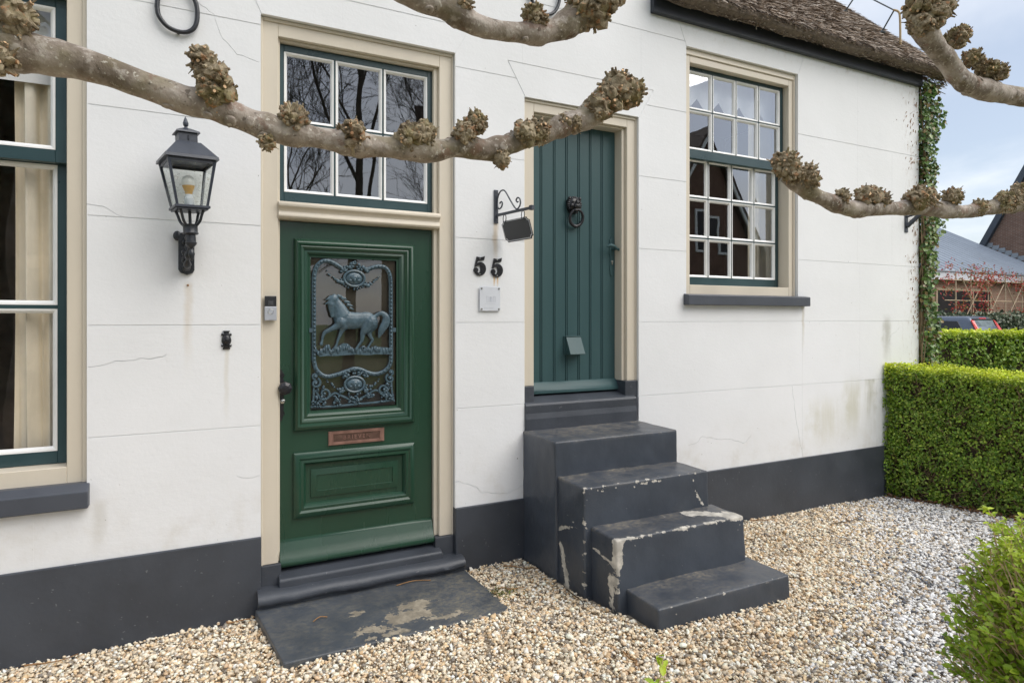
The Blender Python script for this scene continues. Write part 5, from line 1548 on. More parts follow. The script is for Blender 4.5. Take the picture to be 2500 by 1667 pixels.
# foreground bush, open and twiggy
def open_bush(root, cx0, cy0, rx, ry, h, nst, per, lsize, seed, z0=0.0):
    rr = random.Random(seed)
    b = MB(); P = []; N = []; T = []; Cc = []
    for s in range(nst):
        a = rr.uniform(0, 2 * math.pi); q = rr.random() ** 0.32
        base = Vector((cx0 + 0.25 * rx * q * math.cos(a), cy0 + 0.25 * ry * q * math.sin(a), z0))
        topz = h * rr.uniform(0.35, 1.0)
        kx_ = math.sqrt(max(0.15, 1 - (topz / h) ** 2 * 0.5))
        tip = Vector((cx0 + rx * q * math.cos(a) * kx_ * 1.1, cy0 + ry * q * math.sin(a) * kx_ * 1.1, z0 + topz))
        pts = []
        for j in range(6):
            t = j / 5
            p = base.lerp(tip, t) + Vector((rr.gauss(0, .016), rr.gauss(0, .016), 0.05 * math.sin(t * 3.14)))
            pts.append(p)
        b.tube(pts, [0.0055, 0.005, 0.0042, 0.0034, 0.0026, 0.0018], 5, False)
        dr = (pts[-1] - pts[-3]).normalized()
        tw = []
        for j in range(rr.randint(2, 4)):
            t = rr.uniform(0.35, 0.95); i = min(4, int(t * 5)); p = pts[i].lerp(pts[i + 1], t * 5 - i)
            e = p + (dr + Vector((rr.gauss(0, .7), rr.gauss(0, .7), rr.uniform(0.1, .8)))).normalized() * rr.uniform(0.05, 0.14)
            b.tube([p, p.lerp(e, 0.5) + Vector((rr.gauss(0, .006), rr.gauss(0, .006), 0)), e], [0.003, 0.0022, 0.0014], 4, False); tw.append((e, (e - p).normalized()))
        tw.append((pts[-1], dr))
        for e, dv in tw:
            topness = min(1, max(0, (e.z - z0) / h))
            for j in range(rr.randint(per - 2, per + 3)):
                o = rr.random()
                P.append(e - dv * o * 0.05 + Vector((rr.gauss(0, .004), rr.gauss(0, .004), 0)))
                t_ = (dv * 1.0 + Vector((rr.gauss(0, .75), rr.gauss(0, .75), rr.gauss(0.25, .5)))).normalized()
                n_ = Vector((rr.gauss(0, .6), rr.gauss(-.2, .6), 1)).normalized()
                P[-1] = tuple(P[-1]); T.append(tuple(t_)); N.append(tuple(n_))
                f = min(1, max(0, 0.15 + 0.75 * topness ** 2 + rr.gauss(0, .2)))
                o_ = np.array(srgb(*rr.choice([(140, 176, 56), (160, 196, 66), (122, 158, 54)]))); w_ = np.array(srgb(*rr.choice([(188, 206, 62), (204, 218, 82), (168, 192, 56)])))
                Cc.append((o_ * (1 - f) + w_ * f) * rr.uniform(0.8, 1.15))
    tag(b.build('stems', M['paletwig'], root, fixn=False), kind='stuff')
    P = np.array(P); k = len(P)
    Ln = lsize * RN.uniform(0.65, 1.25, k)
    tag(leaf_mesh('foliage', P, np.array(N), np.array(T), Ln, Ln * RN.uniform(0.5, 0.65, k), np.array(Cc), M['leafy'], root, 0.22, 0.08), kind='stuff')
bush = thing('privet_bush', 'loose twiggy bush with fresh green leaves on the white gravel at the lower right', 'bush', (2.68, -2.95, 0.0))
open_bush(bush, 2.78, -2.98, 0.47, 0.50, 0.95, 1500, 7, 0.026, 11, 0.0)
sprig = thing('privet_seedling', 'small leafy sprig poking up from the gravel at the bottom edge', 'sprig', (1.48, -2.28, 0.0))
open_bush(sprig, 1.43, -2.26, 0.17, 0.10, 0.475, 24, 4, 0.034, 5, 0.0)
moss = thing('moss_tuft', 'small green moss tuft at the right corner of the slab', 'moss', (1.63, -0.47, 0.0))
k = 260
P = np.column_stack([RN.normal(1.635, 0.045, k), RN.normal(-0.47, 0.035, k), np.zeros(k)]); P[:, 2] = gh(P[:, 0], P[:, 1]) + RN.uniform(0.002, 0.02, k)
tag(leaf_mesh('foliage', P, RN.normal(0, 1, (k, 3)), np.tile([0, 0, 1.0], (k, 1)) + RN.normal(0, .6, (k, 3)), RN.uniform(.008, .018, k), RN.uniform(.003, .006, k), np.array(srgb(120, 132, 50)) * RN.uniform(.5, 1.1, (k, 1)), M['leafy'], moss), kind='stuff')

# dead leaves gathered at the foot of the hedge
k = 420
u = RN.uniform(0, 1.9, k); o_ = np.abs(RN.normal(0, 0.05, k)) - 0.05
P = np.column_stack([6.10 + 0.371 * u - 0.928 * o_, -0.015 - 0.928 * u - 0.371 * o_, np.zeros(k)]); P[:, 2] = gh(P[:, 0], P[:, 1]) + RN.uniform(0.012, 0.03, k)
lit = leaf_mesh('leaf_litter', P, RN.normal(0, .5, (k, 3)) + np.array([0, 0, 1.0]), RN.normal(0, 1, (k, 3)), RN.uniform(.025, .055, k), RN.uniform(.015, .03, k), np.array([srgb(128, 88, 60), srgb(104, 72, 50), srgb(150, 112, 78), srgb(84, 62, 46)])[RN.integers(0, 4, k)] * RN.uniform(.7, 1.1, (k, 1)), M['leafy'], None)
tag(lit, 'brown dead leaves gathered along the foot of the clipped hedge', None, None, 'stuff')

# ivy on the right corner of the house
ivy = thing('ivy', 'ivy climbing the right corner of the cottage from hedge to eaves', 'ivy', (6.8, 0.1, 0))
k = 15000
z = RN.uniform(0.4, 4.2, k); wv = 0.20 + 0.07 * np.sin(z * 5.3) + 0.05 * np.sin(z * 11.7 + 1) + 0.02 * (z > 3.3)
P = np.column_stack([6.70 + RN.random(k) ** 0.8 * wv, RN.uniform(-0.10, 0.55, k), z])
tag(leaf_mesh('foliage', P, np.tile([-0.35, -0.8, 0.45], (k, 1)) + RN.normal(0, .5, (k, 3)), np.tile([0.1, -0.2, -0.7], (k, 1)) + RN.normal(0, .6, (k, 3)), RN.uniform(.028, .052, k), RN.uniform(.026, .046, k),
              np.array([srgb(104, 134, 68), srgb(124, 150, 82), srgb(82, 112, 62), srgb(156, 170, 116), srgb(140, 120, 80), srgb(96, 126, 62)])[RN.integers(0, 6, k)] * RN.uniform(.7, 1.15, (k, 1)), M['ivyleaf'], ivy, 0.15, 0.12), kind='stuff')
b = MB()
for _ in range(60):
    x0 = 6.70 + R.random() * 0.10; z0_ = R.uniform(0.2, 2.8); y0_ = R.uniform(-0.04, 0.12)
    pts = [(x0 + R.uniform(-.03, .05), y0_ + R.uniform(-.03, .03), z0_ + j * 0.28) for j in range(R.randint(4, 6))]
    b.tube(spline(pts, 2), 0.005, 4, False)
b.build('stems', M['twig'], ivy)
b = MB()    # rootlets left on the render
for _ in range(150):
    z_ = R.uniform(1.55, 4.12); x_ = 6.695 - abs(R.gauss(0, 0.10)) * (0.4 + 0.35 * abs(math.sin(z_ * 2.1)) + 0.5 * (z_ > 3.2))
    if x_ < 6.30: continue
    l_ = R.uniform(0.008, 0.035); a_ = R.gauss(1.2, 0.45)
    b.tube([(x_, -0.0015, z_), (x_ + l_ * math.cos(a_), -0.003, z_ + l_ * math.sin(a_))], R.uniform(0.0018, 0.0045), 4, False)
tag(b.build('rootlets', M['rust_twig'], ivy, fixn=False), kind='stuff')

# ------------------------------------------------------------------ pollarded lime trees
def knob_mesh(b, c, r, rr):
    c = Vector(c)
    def burr(cc, q, sub):
        bm = bmesh.new(); bmesh.ops.create_icosphere(bm, subdivisions=sub, radius=1.0)
        o = Vector((rr.uniform(0, 50), rr.uniform(0, 50), 0)); sq = (rr.uniform(.7, 1.25), rr.uniform(.7, 1.25), rr.uniform(.7, 1.35))
        vs = []
        for v in bm.verts:
            k = 1 + 0.45 * mnoise.noise(v.co * 1.7 + o) + 0.26 * mnoise.noise(v.co * 4.0 + o)
            vs.append(cc + Vector((v.co.x * q * sq[0], v.co.y * q * sq[1], v.co.z * q * sq[2])) * k)
        fs = [tuple(v.index for v in f.verts) for f in bm.faces]
        bm.free(); b.cur = 0; b.add(vs, fs)
    burr(c, r * 0.74, 3)
    n = int(22 + r * 420)
    for i in range(n):
        d = Vector((rr.gauss(0, 1), rr.gauss(0, 1), rr.gauss(0.15, 1))).normalized()
        burr(c + d * r * rr.uniform(0.55, 0.85), r * rr.uniform(0.16, 0.32), 1 if rr.random() < 0.6 else 2)
    for i in range(int(n * 1.25)):
        d = Vector((rr.gauss(0, 1), rr.gauss(-.25, 1), rr.gauss(0.3, 1))).normalized()
        p0 = c + d * r * 0.60; q = r * rr.uniform(0.07, 0.14) * (0.75 if r > 0.05 else 1)
        ln = r * rr.uniform(0.28, 0.58)
        d2_ = (d + Vector((rr.gauss(0, .3), rr.gauss(0, .3), rr.gauss(.1, .3)))).normalized()
        b.cur = 0; cm = 1 if rr.random() < 0.24 else 0
        p1 = p0 + d2_ * ln
        b.tube([p0, p0.lerp(p1, .6), p1], [q * 1.5, q * 1.05, q * rr.uniform(0.75, 1.0)], 6, True, None, cm)
        if rr.random() < 0.12:
            b.tube([p1, p1 + d2_ * r * rr.uniform(.15, .3)], [q * 0.5, q * 0.35], 5, True, None, cm)

KS = 1.20
def branch(tree, pts, knobs, seed, y):
    rr = random.Random(seed)
    P = spline([(x, yy, z, r) for (x, yy, z, r) in pts], 12)
    b = MB()
    n = 22
    C0 = []; Rd = []
    for p in P:
        sw = sum(0.34 * kr * math.exp(-((p[0] - kx1) ** 2 + (p[2] - kz1) ** 2 * 0.25) / (1.1 * kr) ** 2) for kx1, kz1, kr in knobs)
        C0.append(Vector((p[0], p[1], p[2] + 0.4 * min(sw, 0.02)))); Rd.append(p[3] * 0.90 + min(sw, 0.007))
    b.tube(C0, Rd, n)
    k0 = 0
    vs = []
    for i in range(len(C0)):
        for k in range(n):
            v = Vector(b.v[i * n + k])
            d = v - C0[i]
            q = 1 + 0.13 * mnoise.noise(v * 9 + Vector((seed, 0, 0))) + 0.07 * mnoise.noise(v * 24 + Vector((seed, 3, 0))) + 0.36 * max(0, mnoise.noise(v * 13 + Vector((0, seed, 7))) - 0.24) + 0.05 * mnoise.noise(Vector((v.x * 22, v.y * 60, v.z * 60)))
            vs.append(tuple(C0[i] + d * q))
    b.v[:len(vs)] = vs
    for _ in range(max(10, len(C0) // 6)):     # old pruning scars: low swellings with a dished eye
        i = rr.randint(2, len(C0) - 3); a = rr.uniform(0, 6.28); t_ = (C0[i + 1] - C0[i - 1]).normalized(); o_ = t_.orthogonal().normalized(); o_.rotate(Matrix.Rotation(a, 3, t_))
        q = Rd[i] * rr.uniform(0.22, 0.42); cc = C0[i] + o_ * (Rd[i] * 0.93)
        bm = bmesh.new(); bmesh.ops.create_icosphere(bm, subdivisions=2, radius=1.0)
        vv = []
        for v in bm.verts:
            h_ = v.co.dot(o_); lat_ = v.co - o_ * h_
            k_ = 1 + 0.25 * mnoise.noise(v.co * 2.3 + Vector((seed, i, 0)))
            dish = 0.35 * max(0, h_ - 0.6)
            vv.append(cc + lat_ * q * k_ * 1.15 + o_ * q * (h_ * 0.62 - dish) * k_)
        b.add(vv, [tuple(v.index for v in f.verts) for f in bm.faces]); bm.free()
    o = b.build('branch', M['bark'], tree, smooth=180)
    for (x, z, r) in knobs:
        b = MB(); knob_mesh(b, (x, y - rr.uniform(0.004, 0.026), z - 0.008), r * KS, rr)
        b.build('pollard_knob', [M['knob'], M['cut']], o, smooth=40, fixn=False)
    return o

def trunk(tree, x, y, h, r, seed):
    b = MB(); P = [(x + 0.03 * math.sin(i * 1.3 + seed), y + 0.02 * math.cos(i * 1.7), -0.15 + (h + 0.15) * i / 10) for i in range(11)]
    b.tube(spline(P, 3), [r * (1.5 - 0.5 * min(1, i / 5) - 0.012 * i) for i in range(31)], 16)
    return b.build('trunk', M['bark'], tree, smooth=180)

Y1, Y2 = -2.35, -2.2
t1 = thing('pollarded_lime_tree', 'pollarded lime whose knobbly branches cross before the green door and lantern', 'tree', (-1.45, Y1, -0.1), 'pollarded lime trees')
trunk(t1, -1.45, Y1, 3.1, 0.10, 1)
B1 = [(-1.45, Y1, 2.20, 0.060), (-0.95, Y1 + .02, 2.235, 0.052), (-0.60, Y1, 2.25, 0.047), (-0.372, Y1, 2.252, 0.0425), (-0.237, Y1, 2.246, 0.0345), (-0.088, Y1, 2.213, 0.033), (0.043, Y1, 2.182, 0.030), (0.113, Y1, 2.165, 0.0310), (0.158, Y1, 2.158, 0.0282), (0.262, Y1, 2.152, 0.0275), (0.332, Y1, 2.148, 0.0300), (0.415, Y1, 2.152, 0.0270), (0.525, Y1, 2.156, 0.0300), (0.606, Y1, 2.175, 0.0266), (0.703, Y1, 2.181, 0.0300), (0.779, Y1, 2.209, 0.0270), (0.858, Y1, 2.242, 0.0280), (0.941, Y1, 2.28, 0.0272), (1.027, Y1, 2.321, 0.034), (1.095, Y1, 2.380, 0.040)]
K1 = [(-0.345, 2.318, 0.034), (-0.372, 2.226, 0.032), (-0.012, 2.294, 0.027), (0.004, 2.266, 0.031), (0.022, 2.232, 0.032), (0.004, 2.222, 0.026), (0.181, 2.192, 0.032), (0.122, 2.133, 0.018), (0.318, 2.172, 0.034), (0.465, 2.184, 0.033), (0.500, 2.198, 0.030), (0.648, 2.252, 0.028), (0.610, 2.215, 0.026), (0.628, 2.230, 0.026), (0.795, 2.240, 0.033), (0.835, 2.252, 0.033), (0.722, 2.160, 0.022), (0.925, 2.290, 0.022), (0.962, 2.292, 0.022), (1.035, 2.345, 0.036), (1.075, 2.375, 0.040), (1.110, 2.418, 0.046), (1.150, 2.408, 0.042)]
branch(t1, B1, K1, 3, Y1 - 0.006)
B2 = [(-1.45, Y1, 2.85, 0.055), (-0.6, Y1, 2.86, 0.048), (0.0, Y1, 2.76, 0.042), (0.28, Y1, 2.64, 0.038), (0.48, Y1, 2.553, 0.0345), (0.567, Y1, 2.546, 0.0340), (0.63, Y1, 2.524, 0.030), (0.69, Y1, 2.514, 0.0310), (0.779, Y1, 2.521, 0.0300), (0.845, Y1, 2.532, 0.031), (0.927, Y1, 2.566, 0.0355), (0.985, Y1, 2.600, 0.042)]
K2 = [(0.615, 2.566, 0.026), (0.825, 2.578, 0.029), (0.848, 2.566, 0.024), (0.985, 2.622, 0.044), (1.020, 2.640, 0.052), (1.052, 2.676, 0.050), (1.0, 2.69, 0.05)]
branch(t1, B2, K2, 5, Y1 - 0.004)
t2 = thing('pollarded_lime_tree', 'pollarded lime reaching in from the right before the ivy corner and hedge', 'tree', (4.75, Y2, -0.1), 'pollarded lime trees')
trunk(t2, 4.75, Y2, 3.6, 0.12, 4)
B3 = [(2.055, Y2, 2.275, 0.028), (2.188, Y2, 2.223, 0.0300), (2.32, Y2, 2.198, 0.0320), (2.446, Y2, 2.177, 0.0360), (2.593, Y2, 2.192, 0.0340), (2.778, Y2, 2.206, 0.0310), (2.959, Y2, 2.221, 0.036), (3.134, Y2, 2.225, 0.040), (3.315, Y2, 2.233, 0.0325), (3.51, Y2, 2.264, 0.036), (3.717, Y2, 2.297, 0.044), (3.837, Y2, 2.314, 0.048), (4.3, Y2, 2.33, 0.055), (4.75, Y2, 2.30, 0.062)]
K3 = [(2.020, 2.318, 0.050), (2.055, 2.290, 0.038), (2.140, 2.290, 0.040), (2.168, 2.268, 0.030), (2.362, 2.228, 0.030), (2.505, 2.240, 0.036), (2.560, 2.246, 0.040), (2.620, 2.236, 0.036), (2.850, 2.258, 0.046), (2.915, 2.270, 0.050), (2.975, 2.262, 0.044), (3.134, 2.290, 0.038), (3.380, 2.262, 0.036), (3.575, 2.306, 0.044), (3.630, 2.318, 0.046), (3.790, 2.355, 0.060), (3.86, 2.36, 0.06)]
branch(t2, B3, K3, 9, Y2 - 0.006)
B4 = [(2.925, Y2, 3.07, 0.055), (2.975, Y2, 3.025, 0.048), (3.045, Y2, 2.985, 0.044), (3.15, Y2, 2.933, 0.0475), (3.225, Y2, 2.878, 0.048), (3.336, Y2, 2.851, 0.049), (3.469, Y2, 2.847, 0.050), (3.612, Y2, 2.857, 0.050), (3.837, Y2, 2.872, 0.052), (4.3, Y2, 2.93, 0.058), (4.75, Y2, 2.92, 0.062)]
K4 = [(2.955, 3.105, 0.070), (2.905, 3.060, 0.052), (2.98, 3.175, 0.070), (2.895, 3.15, 0.06), (3.075, 3.165, 0.055), (3.195, 3.050, 0.046), (3.225, 3.075, 0.040), (3.310, 2.978, 0.040), (3.345, 2.960, 0.034), (3.430, 2.950, 0.038), (3.475, 2.935, 0.042), (3.525, 2.945, 0.040)]
branch(t2, B4, K4, 12, Y2 - 0.006)

# ------------------------------------------------------------------ beyond the hedge: car, trellis, neighbour's house
car = thing('parked_car', 'blue-grey hatchback parked beyond the hedge with its red tail lamps showing', 'car', (23.2, 7.2, 0.25))
cx0_, cy0_, cz0_ = 23.2, 7.2, 0.27
def cp(x, y, z): return (cx0_ + x, cy0_ + y, cz0_ + z)
def loft(b, rings):
    n = len(rings[0]); vs = [p for r in rings for p in r]; fs = []
    for i in range(len(rings) - 1):
        for k in range(n):
            j = (k + 1) % n; fs.append((i * n + k, i * n + j, i * n + n + j, i * n + n + k))
    fs.append(tuple(range(n - 1, -1, -1))); fs.append(tuple((len(rings) - 1) * n + k for k in range(n)))
    b.add(vs, fs)
def rr_ring(hx, y0, y1, z, r=0.12, bow=0.05):
    P = []
    for (sx, yy, a0) in ((1, y1, 0), (-1, y1, 90), (-1, y0, 180), (1, y0, 270)):
        for i in range(4):
            a = rad(a0 + 30 * i)
            P.append(cp(sx * (hx - r) + r * math.cos(a), (yy - r if yy == y1 else yy + r) + r * math.sin(a), z))
    return P
b = MB()
loft(b, [rr_ring(0.74, 0.06, 3.78, 0.20), rr_ring(0.83, 0.0, 3.82, 0.42), rr_ring(0.845, 0.0, 3.80, 0.62), rr_ring(0.83, 0.03, 3.72, 0.82), rr_ring(0.80, 0.06, 3.45, 0.92), rr_ring(0.77, 0.10, 2.75, 0.96)])
b.build('body', M['carpaint'], car, smooth=50)
b = MB()
loft(b, [rr_ring(0.765, 0.12, 2.72, 0.965, 0.10), rr_ring(0.735, 0.20, 2.45, 1.12, 0.10), rr_ring(0.67, 0.36, 2.05, 1.36, 0.10), rr_ring(0.63, 0.42, 1.85, 1.45, 0.12), rr_ring(0.55, 0.52, 1.68, 1.49, 0.14), rr_ring(0.40, 0.70, 1.50, 1.505, 0.14)])
b.build('cabin', M['carpaint'], car, smooth=60)
def wpanel(name, q, mat, off):
    m = MB(); a = [cp(*p) for p in q]; c_ = [(p[0] + off[0], p[1] + off[1], p[2] + off[2]) for p in a]
    m.hexa(a, c_); m.build(name, mat, car, 0.01, 2)
wpanel('rear_window', [(-0.57, 0.165, 1.03), (0.57, 0.165, 1.03), (0.56, 0.325, 1.37), (-0.56, 0.325, 1.37)], M['carwin'], (0, 0.04, 0.02))
wpanel('side_window', [(-0.772, 0.55, 1.02), (-0.772, 1.30, 1.02), (-0.69, 1.22, 1.34), (-0.695, 0.75, 1.33)], M['carglass'], (0.03, 0, 0.01))
wpanel('side_window', [(-0.772, 1.38, 1.02), (-0.772, 2.35, 1.02), (-0.69, 1.95, 1.33), (-0.69, 1.32, 1.34)], M['carglass'], (0.03, 0, 0.01))
wpanel('side_window', [(0.772, 0.55, 1.02), (0.772, 1.30, 1.02), (0.69, 1.22, 1.34), (0.695, 0.75, 1.33)], M['carglass'], (-0.03, 0, 0.01))
wpanel('windscreen', [(-0.62, 2.50, 1.03), (0.62, 2.50, 1.03), (0.54, 2.06, 1.36), (-0.54, 2.06, 1.36)], M['carglass'], (0, -0.04, 0.02))
for s in (-1, 1):
    wpanel('tail_lamp', [(s * 0.81, 0.02, 0.84), (s * 0.58, 0.055, 0.88), (s * 0.60, 0.29, 1.36), (s * 0.70, 0.31, 1.36)], M['carlight'], (0, 0.05, 0.02))
wpanel('brake_lamp', [(-0.20, 0.325, 1.415), (0.20, 0.325, 1.415), (0.20, 0.345, 1.445), (-0.20, 0.345, 1.445)], M['carlight'], (0, 0.03, 0.004))
b = MB(); b.hexa([cp(-0.56, 0.31, 1.385), cp(0.56, 0.31, 1.385), cp(0.56, 0.50, 1.43), cp(-0.56, 0.50, 1.43)], [cp(-0.54, 0.345, 1.41), cp(0.54, 0.345, 1.41), cp(0.52, 0.52, 1.47), cp(-0.52, 0.52, 1.47)]); b.build('spoiler', M['trim'], car, 0.008, 2)
for sx in (-1, 1):
    for yy in (0.62, 3.05):
        m = MB(); m.lathe([(0.20, -0.10), (0.30, -0.10), (0.32, -0.06), (0.32, 0.06), (0.30, 0.10), (0.20, 0.10)], cp(sx * 0.76, yy, 0.32), 24, 'x'); wh = m.build('wheel', M['tyre'], car, smooth=40)
        m = MB(); m.lathe([(0.20, -0.098), (0.10, -0.11), (0.10, 0.11), (0.20, 0.098)], cp(sx * 0.76, yy, 0.32), 24, 'x'); m.build('rim', M['silver'], wh, smooth=40)

nb = thing('neighbour_house', 'brick neighbour house with grey ribbed metal roof and a tall brown gable', 'house', (31, 13, 0))
b = MB(); b.box(20, 36.4, 11.35, 11.75, -0.1, 3.30); b.build('wall', M['brick_buff'], nb)
b = MB(); b.box(19.6, 36.6, 10.96, 11.02, 3.30, 3.66); b.box(19.6, 36.6, 11.02, 11.40, 3.305, 3.34); b.build('fascia', M['plaque'], nb)
pit = math.tan(rad(29.5))
b = MB()
x = 19.6
while x < 36.35:
    w = 0.50
    def rp(xx, yy, o): return (xx, yy, 3.69 + pit * (yy - 10.9) + o)
    y0_, y1_ = 10.90, 20.0
    b.hexa([rp(x, y0_, -0.05), rp(x + w - 0.002, y0_, -0.05), rp(x + w - 0.002, y0_, 0), rp(x, y0_, 0)], [rp(x, y1_, -0.05), rp(x + w - 0.002, y1_, -0.05), rp(x + w - 0.002, y1_, 0), rp(x, y1_, 0)])
    b.hexa([rp(x, y0_, 0.001), rp(x + 0.16, y0_, 0.001), rp(x + 0.12, y0_, 0.08), rp(x + 0.04, y0_, 0.08)], [rp(x, y1_, 0.001), rp(x + 0.16, y1_, 0.001), rp(x + 0.12, y1_, 0.08), rp(x + 0.04, y1_, 0.08)])
    x += w
b.build('roof', M['zinc'], nb)
b = MB(); b.hexa([rp(19.6, 19.9, 0.06), rp(36.4, 19.9, 0.06), rp(36.4, 20.2, 0.06), rp(19.6, 20.2, 0.06)], [rp(19.6, 19.9, 0.14), rp(36.4, 19.9, 0.14), rp(36.4, 20.2, 0.0), rp(19.6, 20.2, 0.0)]); b.build('ridge_cap', M['darkbarge'], nb)
def gz(y, o=0.0): return 5.51 + 1.88 * (14.16 - y) - o
b = MB(); b.prism([(13.9, -0.1), (13.9, gz(13.9, .35)), (9.0, gz(9.0, .35)), (4.1, gz(13.9, .35)), (4.1, -0.1)], 36.45, 45.0, 'x'); gab = b.build('gable_wall', M['brick_brown'], nb)
for sgn in (1, -1):
    def yq(y): return y if sgn > 0 else 18.0 - y
    b = MB()
    b.hexa([(36.20, yq(14.28), gz(14.28)), (36.44, yq(14.28), gz(14.28)), (36.44, yq(9.002), gz(9.0)), (36.20, yq(9.002), gz(9.0))],
           [(36.20, yq(14.02), gz(14.28) - 0.10), (36.44, yq(14.02), gz(14.28) - 0.10), (36.44, yq(9.002), gz(9.0, 0.62)), (36.20, yq(9.002), gz(9.0, 0.62))])
    b.build('bargeboard', M['darkbarge'], nb)
    b = MB()
    b.hexa([(36.46, yq(14.20), gz(14.20, .02)), (45, yq(14.20), gz(14.20, .02)), (45, yq(9.002), gz(9.0, .02)), (36.46, yq(9.002), gz(9.0, .02))],
           [(36.46, yq(14.1), gz(14.1, .3)), (45, yq(14.1), gz(14.1, .3)), (45, yq(9.002), gz(9.0, .3)), (36.46, yq(9.002), gz(9.0, .3))])
    b.build('gable_roof', M['tiles'], nb)
for i in range(12):
    yy = 13.9 - i * 0.28
    zz = 3.69 + pit * (yy - 10.9)
    m = MB(); m.box(36.405, 36.448, yy - 0.30, yy, zz - 0.02, zz + 0.22); m.build('flashing', M['lead'], nb)
nw = MB(); nw.ring((27.35, 31.55, 1.25, 2.98), (27.45, 31.45, 1.35, 2.88), [(0, 11.349), (0, 11.30), (1, 11.30), (1, 11.34)])
for xx in (28.75, 30.1): nw.box(xx - 0.04, xx + 0.04, 11.30, 11.34, 1.35, 2.88)
nwo = nw.build('window', M['bamboo'], nb)
for x0, x1 in ((27.45, 28.71), (28.79, 30.06), (30.14, 31.45)):
    m = MB(); m.box(x0, x1, 11.322, 11.334, 1.35, 2.88); m.build('pane', M['trim'], nwo)

tr = thing('espalier_shrub', 'red-leaved espalier shrub on bamboo canes before the neighbour house', 'shrub', (29.5, 10.0, 0.2))
b = MB()
for xx in (26.3, 27.35, 28.6, 29.9, 31.2, 32.5): b.tube([(xx, 10.0, 0.2), (xx, 10.0, 3.5)], 0.024, 6)
for zz in (1.6, 2.4, 3.2): b.tube([(25.5, 9.97, zz), (33.5, 9.97, zz)], 0.018, 6)
for xx in (26.6, 28.2, 29.7, 31.0):
    b.tube([(xx, 9.94, 3.3), (xx + 1.3, 9.94, 1.6)], 0.018, 6); b.tube([(xx + 1.4, 9.92, 3.1), (xx + 0.1, 9.92, 1.6)], 0.016, 6)
b.build('canes', M['bamboo'], tr)
k = 2300
cl = RN.integers(0, 60, k)
ccx = RN.uniform(25.5, 34, 60); ccz = np.where(RN.random(60) < 0.5, RN.uniform(3.0, 3.75, 60), RN.uniform(1.4, 3.2, 60))
P = np.column_stack([ccx[cl] + RN.normal(0, .28, k), 9.9 + RN.normal(0, .12, k), ccz[cl] + RN.normal(0, .13, k)])
colr = np.array([srgb(206, 62, 62), srgb(214, 96, 84), srgb(170, 70, 58), srgb(150, 128, 72), srgb(110, 116, 60), srgb(196, 120, 92)])[RN.integers(0, 6, k)]
tag(leaf_mesh('foliage', P, RN.normal(0, 1, (k, 3)) + np.array([-.5, -.8, .4]), RN.normal(0, 1, (k, 3)), RN.uniform(.08, .14, k), RN.uniform(.03, .05, k), colr * RN.uniform(.7, 1.1, (k, 1)), M['leafy'], tr), kind='stuff')
gvh = thing('ivy_hedge', 'dull green ivy covered fence behind the car', 'hedge', (29, 9.4, 0.2))
k = 9000
P = np.column_stack([RN.uniform(22, 37, k), 9.35 + RN.normal(0, .07, k), RN.uniform(0.2, 1.92, k) ** 1.0])
P[:, 2] += 0.05 * np.sin(P[:, 0] * 5)
tag(leaf_mesh('foliage', P, RN.normal(0, .6, (k, 3)) + np.array([-.5, -.8, .4]), RN.normal(0, 1, (k, 3)) + np.array([0, 0, -.6]), RN.uniform(.08, .14, k), RN.uniform(.07, .12, k), np.array([srgb(74, 92, 62), srgb(96, 110, 80), srgb(56, 74, 50), srgb(120, 128, 100)])[RN.integers(0, 4, k)] * RN.uniform(.7, 1.1, (k, 1)), M['ivyleaf'], gvh), kind='stuff')
b = MB(); b.box(22, 37, 9.40, 9.50, 0.1, 1.85); b.build('fence_panel', M['darktwig'], gvh)

# ------------------------------------------------------------------ across the street (seen in the window glass)
op = thing('gabled_house', 'red-brown brick house with steep tiled gable across the street, mirrored in the panes', 'house', (21.5, -20, 0))
b = MB(); b.prism([(17.9, -0.3), (25.9, -0.3), (25.9, 3.5), (21.55, 10.45), (17.9, 4.6)], -30.0, -18.0, 'y'); b.build('wall', M['brick_house'], op)
for s, (p, q) in enumerate((((21.55, 10.75), (26.5, 2.75)), ((21.55, 10.75), (16.6, 2.75)))):
    m = MB()
    m.hexa([(p[0], -17.6, p[1]), (q[0], -17.6, q[1]), (q[0], -30, q[1]), (p[0], -30, p[1])], [(p[0], -17.6, p[1] + 0.22), (q[0], -17.6, q[1] + 0.22), (q[0], -30, q[1] + 0.22), (p[0], -30, p[1] + 0.22)]); m.build('roof', M['tiles'], op)
    m = MB()
    m.hexa([(p[0], -17.62, p[1] - 0.32), (q[0], -17.62, q[1] - 0.32), (q[0], -17.70, q[1] - 0.32), (p[0], -17.70, p[1] - 0.32)], [(p[0], -17.62, p[1] - 0.03), (q[0], -17.62, q[1] - 0.03), (q[0], -17.70, q[1] - 0.03), (p[0], -17.70, p[1] - 0.03)]); m.build('bargeboard', M['white'], op)
m = MB(); m.hexa([(8, -21, 10.3), (21.5, -21, 10.3), (21.5, -18.6, 5.6), (8, -18.6, 5.6)], [(8, -21, 10.6), (21.5, -21, 10.6), (21.5, -18.6, 5.85), (8, -18.6, 5.85)]); m.build('roof', M['tiles'], op)
m = MB(); m.box(8.2, 17.85, -28, -19.2, -0.3, 6.2); m.build('wall', M['brick_house'], op)
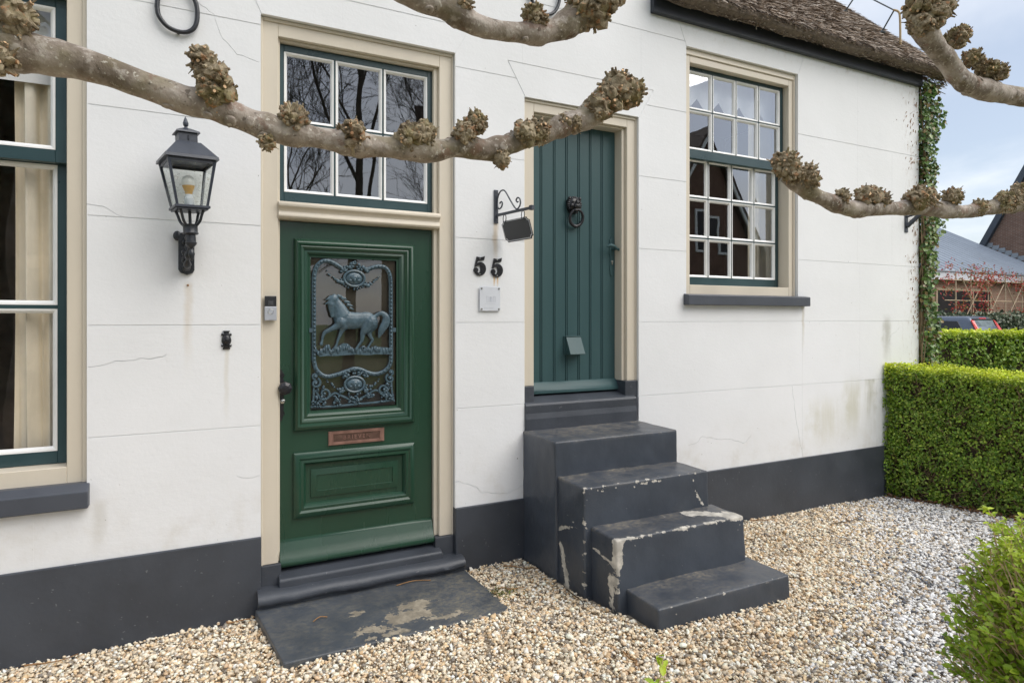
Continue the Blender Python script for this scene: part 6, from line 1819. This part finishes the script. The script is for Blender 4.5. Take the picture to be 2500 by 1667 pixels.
for x0, x1, z0, z1 in ((21.4, 22.35, 4.75, 6.6), (20.1, 20.75, 4.85, 6.75), (19.6, 20.9, 1.2, 2.8), (22.0, 23.6, 1.2, 2.8)):
    m = MB(); m.ring((x0, x1, z0, z1), (x0 + 0.12, x1 - 0.12, z0 + 0.12, z1 - 0.12), [(0, -17.999), (0, -17.94), (1, -17.94), (1, -17.99)])
    m.v = [(v[0], v[1], v[2]) for v in m.v]
    wo = m.build('window', M['white'], op)
    m = MB(); m.box(x0 + 0.12, x1 - 0.12, -17.98, -17.97, z0 + 0.12, z1 - 0.12); m.build('pane', M['trim'], wo)

def bare_tree(x, y, h, seed, label):
    rr = random.Random(seed)
    t = thing('bare_tree', label, 'tree', (x, y, -0.2), 'bare trees across the street')
    tb = MB(); cb = MB()
    def grow(p, d, ln, r, lev):
        n = 4 if lev else 9
        pts = [p]; rs = [r]
        for i in range(n):
            d = (d + Vector((rr.gauss(0, .13), rr.gauss(0, .13), rr.gauss(0.04, .08))) * (1 if lev else 0.6)).normalized()
            p = p + d * ln / n; pts.append(p); rs.append(r * (1 - (0.42 if lev else 0.86) * (i + 1) / n))
        (tb if lev == 0 else cb).tube(pts, rs, 7 if lev < 2 else (5 if lev < 3 else 3), False)
        if lev >= 5 or r < 0.006: return
        k = (rr.randint(3, 5) if lev < 4 else 3) if lev else 13
        for i in range(k):
            t_ = rr.uniform(0.30, 1.0) if lev else rr.uniform(0.22, 1.0)
            j = min(n - 1, int(t_ * n)); q = pts[j].lerp(pts[j + 1], t_ * n - j)
            a = rr.uniform(0, 6.28); sp = rr.uniform(0.35, 0.95)
            o = d.orthogonal().normalized(); o.rotate(Matrix.Rotation(a, 3, d))
            nd = (d * math.cos(sp) + o * math.sin(sp) + Vector((0, 0, 0.12))).normalized()
            grow(q, nd, ln * (rr.uniform(0.50, 0.75) if lev else rr.uniform(0.28, 0.42) * (1.25 - 0.6 * t_)), max(0.007, rs[j] * rr.uniform(0.38, 0.55)), lev + 1)
    grow(Vector((x, y, -0.3)), Vector((0, 0, 1)), h * 0.80, h * 0.0125, 0)
    tb.build('trunk', M['bare'], t, smooth=180, fixn=False)
    cb.build('crown', M['bare'], t, fixn=False)
bare_tree(3.6, -14.0, 15, 21, 'tall bare tree across the street opposite the green door')
bare_tree(8.4, -17.0, 13, 22, 'bare tree across the street opposite the plank door')
bare_tree(1.2, -15.5, 11, 23, 'smaller bare tree across the street opposite the lantern')
bare_tree(-4.6, -13.5, 15, 24, 'tall bare tree across the street opposite the left window')
bare_tree(-8.0, -14.5, 13, 25, 'bare tree across the street furthest from the gabled house')
def conifer(x, y, h, w, n, seed, label):
    t = thing('conifer', label, 'tree', (x, y, -0.2), 'conifers across the street')
    rg = np.random.default_rng(seed)
    b = MB(); b.tube([(x, y, -0.3), (x, y, h * 0.9)], [w * 0.12, w * 0.02], 8); b.build('trunk', M['bare'], t)
    zz = rg.random(n) ** 1.2; a = rg.uniform(0, 2 * np.pi, n)
    rr_ = w * (1 - zz) ** 0.8 * (0.72 + 0.28 * np.sin(a * 5 + zz * 30)) * np.sqrt(rg.uniform(.25, 1, n))
    P = np.column_stack([x + rr_ * np.cos(a), y + rr_ * np.sin(a), 0.1 + zz * h])
    Nn = np.column_stack([np.cos(a), np.sin(a), np.full(n, .3)]) + rg.normal(0, .5, (n, 3))
    tag(leaf_mesh('crown', P, Nn, rg.normal(0, 1, (n, 3)) + np.array([0, 0, -.5]), rg.uniform(.25, .45, n), rg.uniform(.10, .2, n), np.array(srgb(52, 68, 46)) * rg.uniform(.5, 1.2, (n, 1)), M['ivyleaf'], t), kind='stuff')
conifer(-3.6, -11.5, 8.6, 2.3, 7000, 31, 'broad dark conifer across the street opposite the left window')
conifer(-7.2, -12.5, 10.5, 2.8, 8000, 32, 'taller dark conifer across the street beyond the left window')
print('pebbles', NPEB)
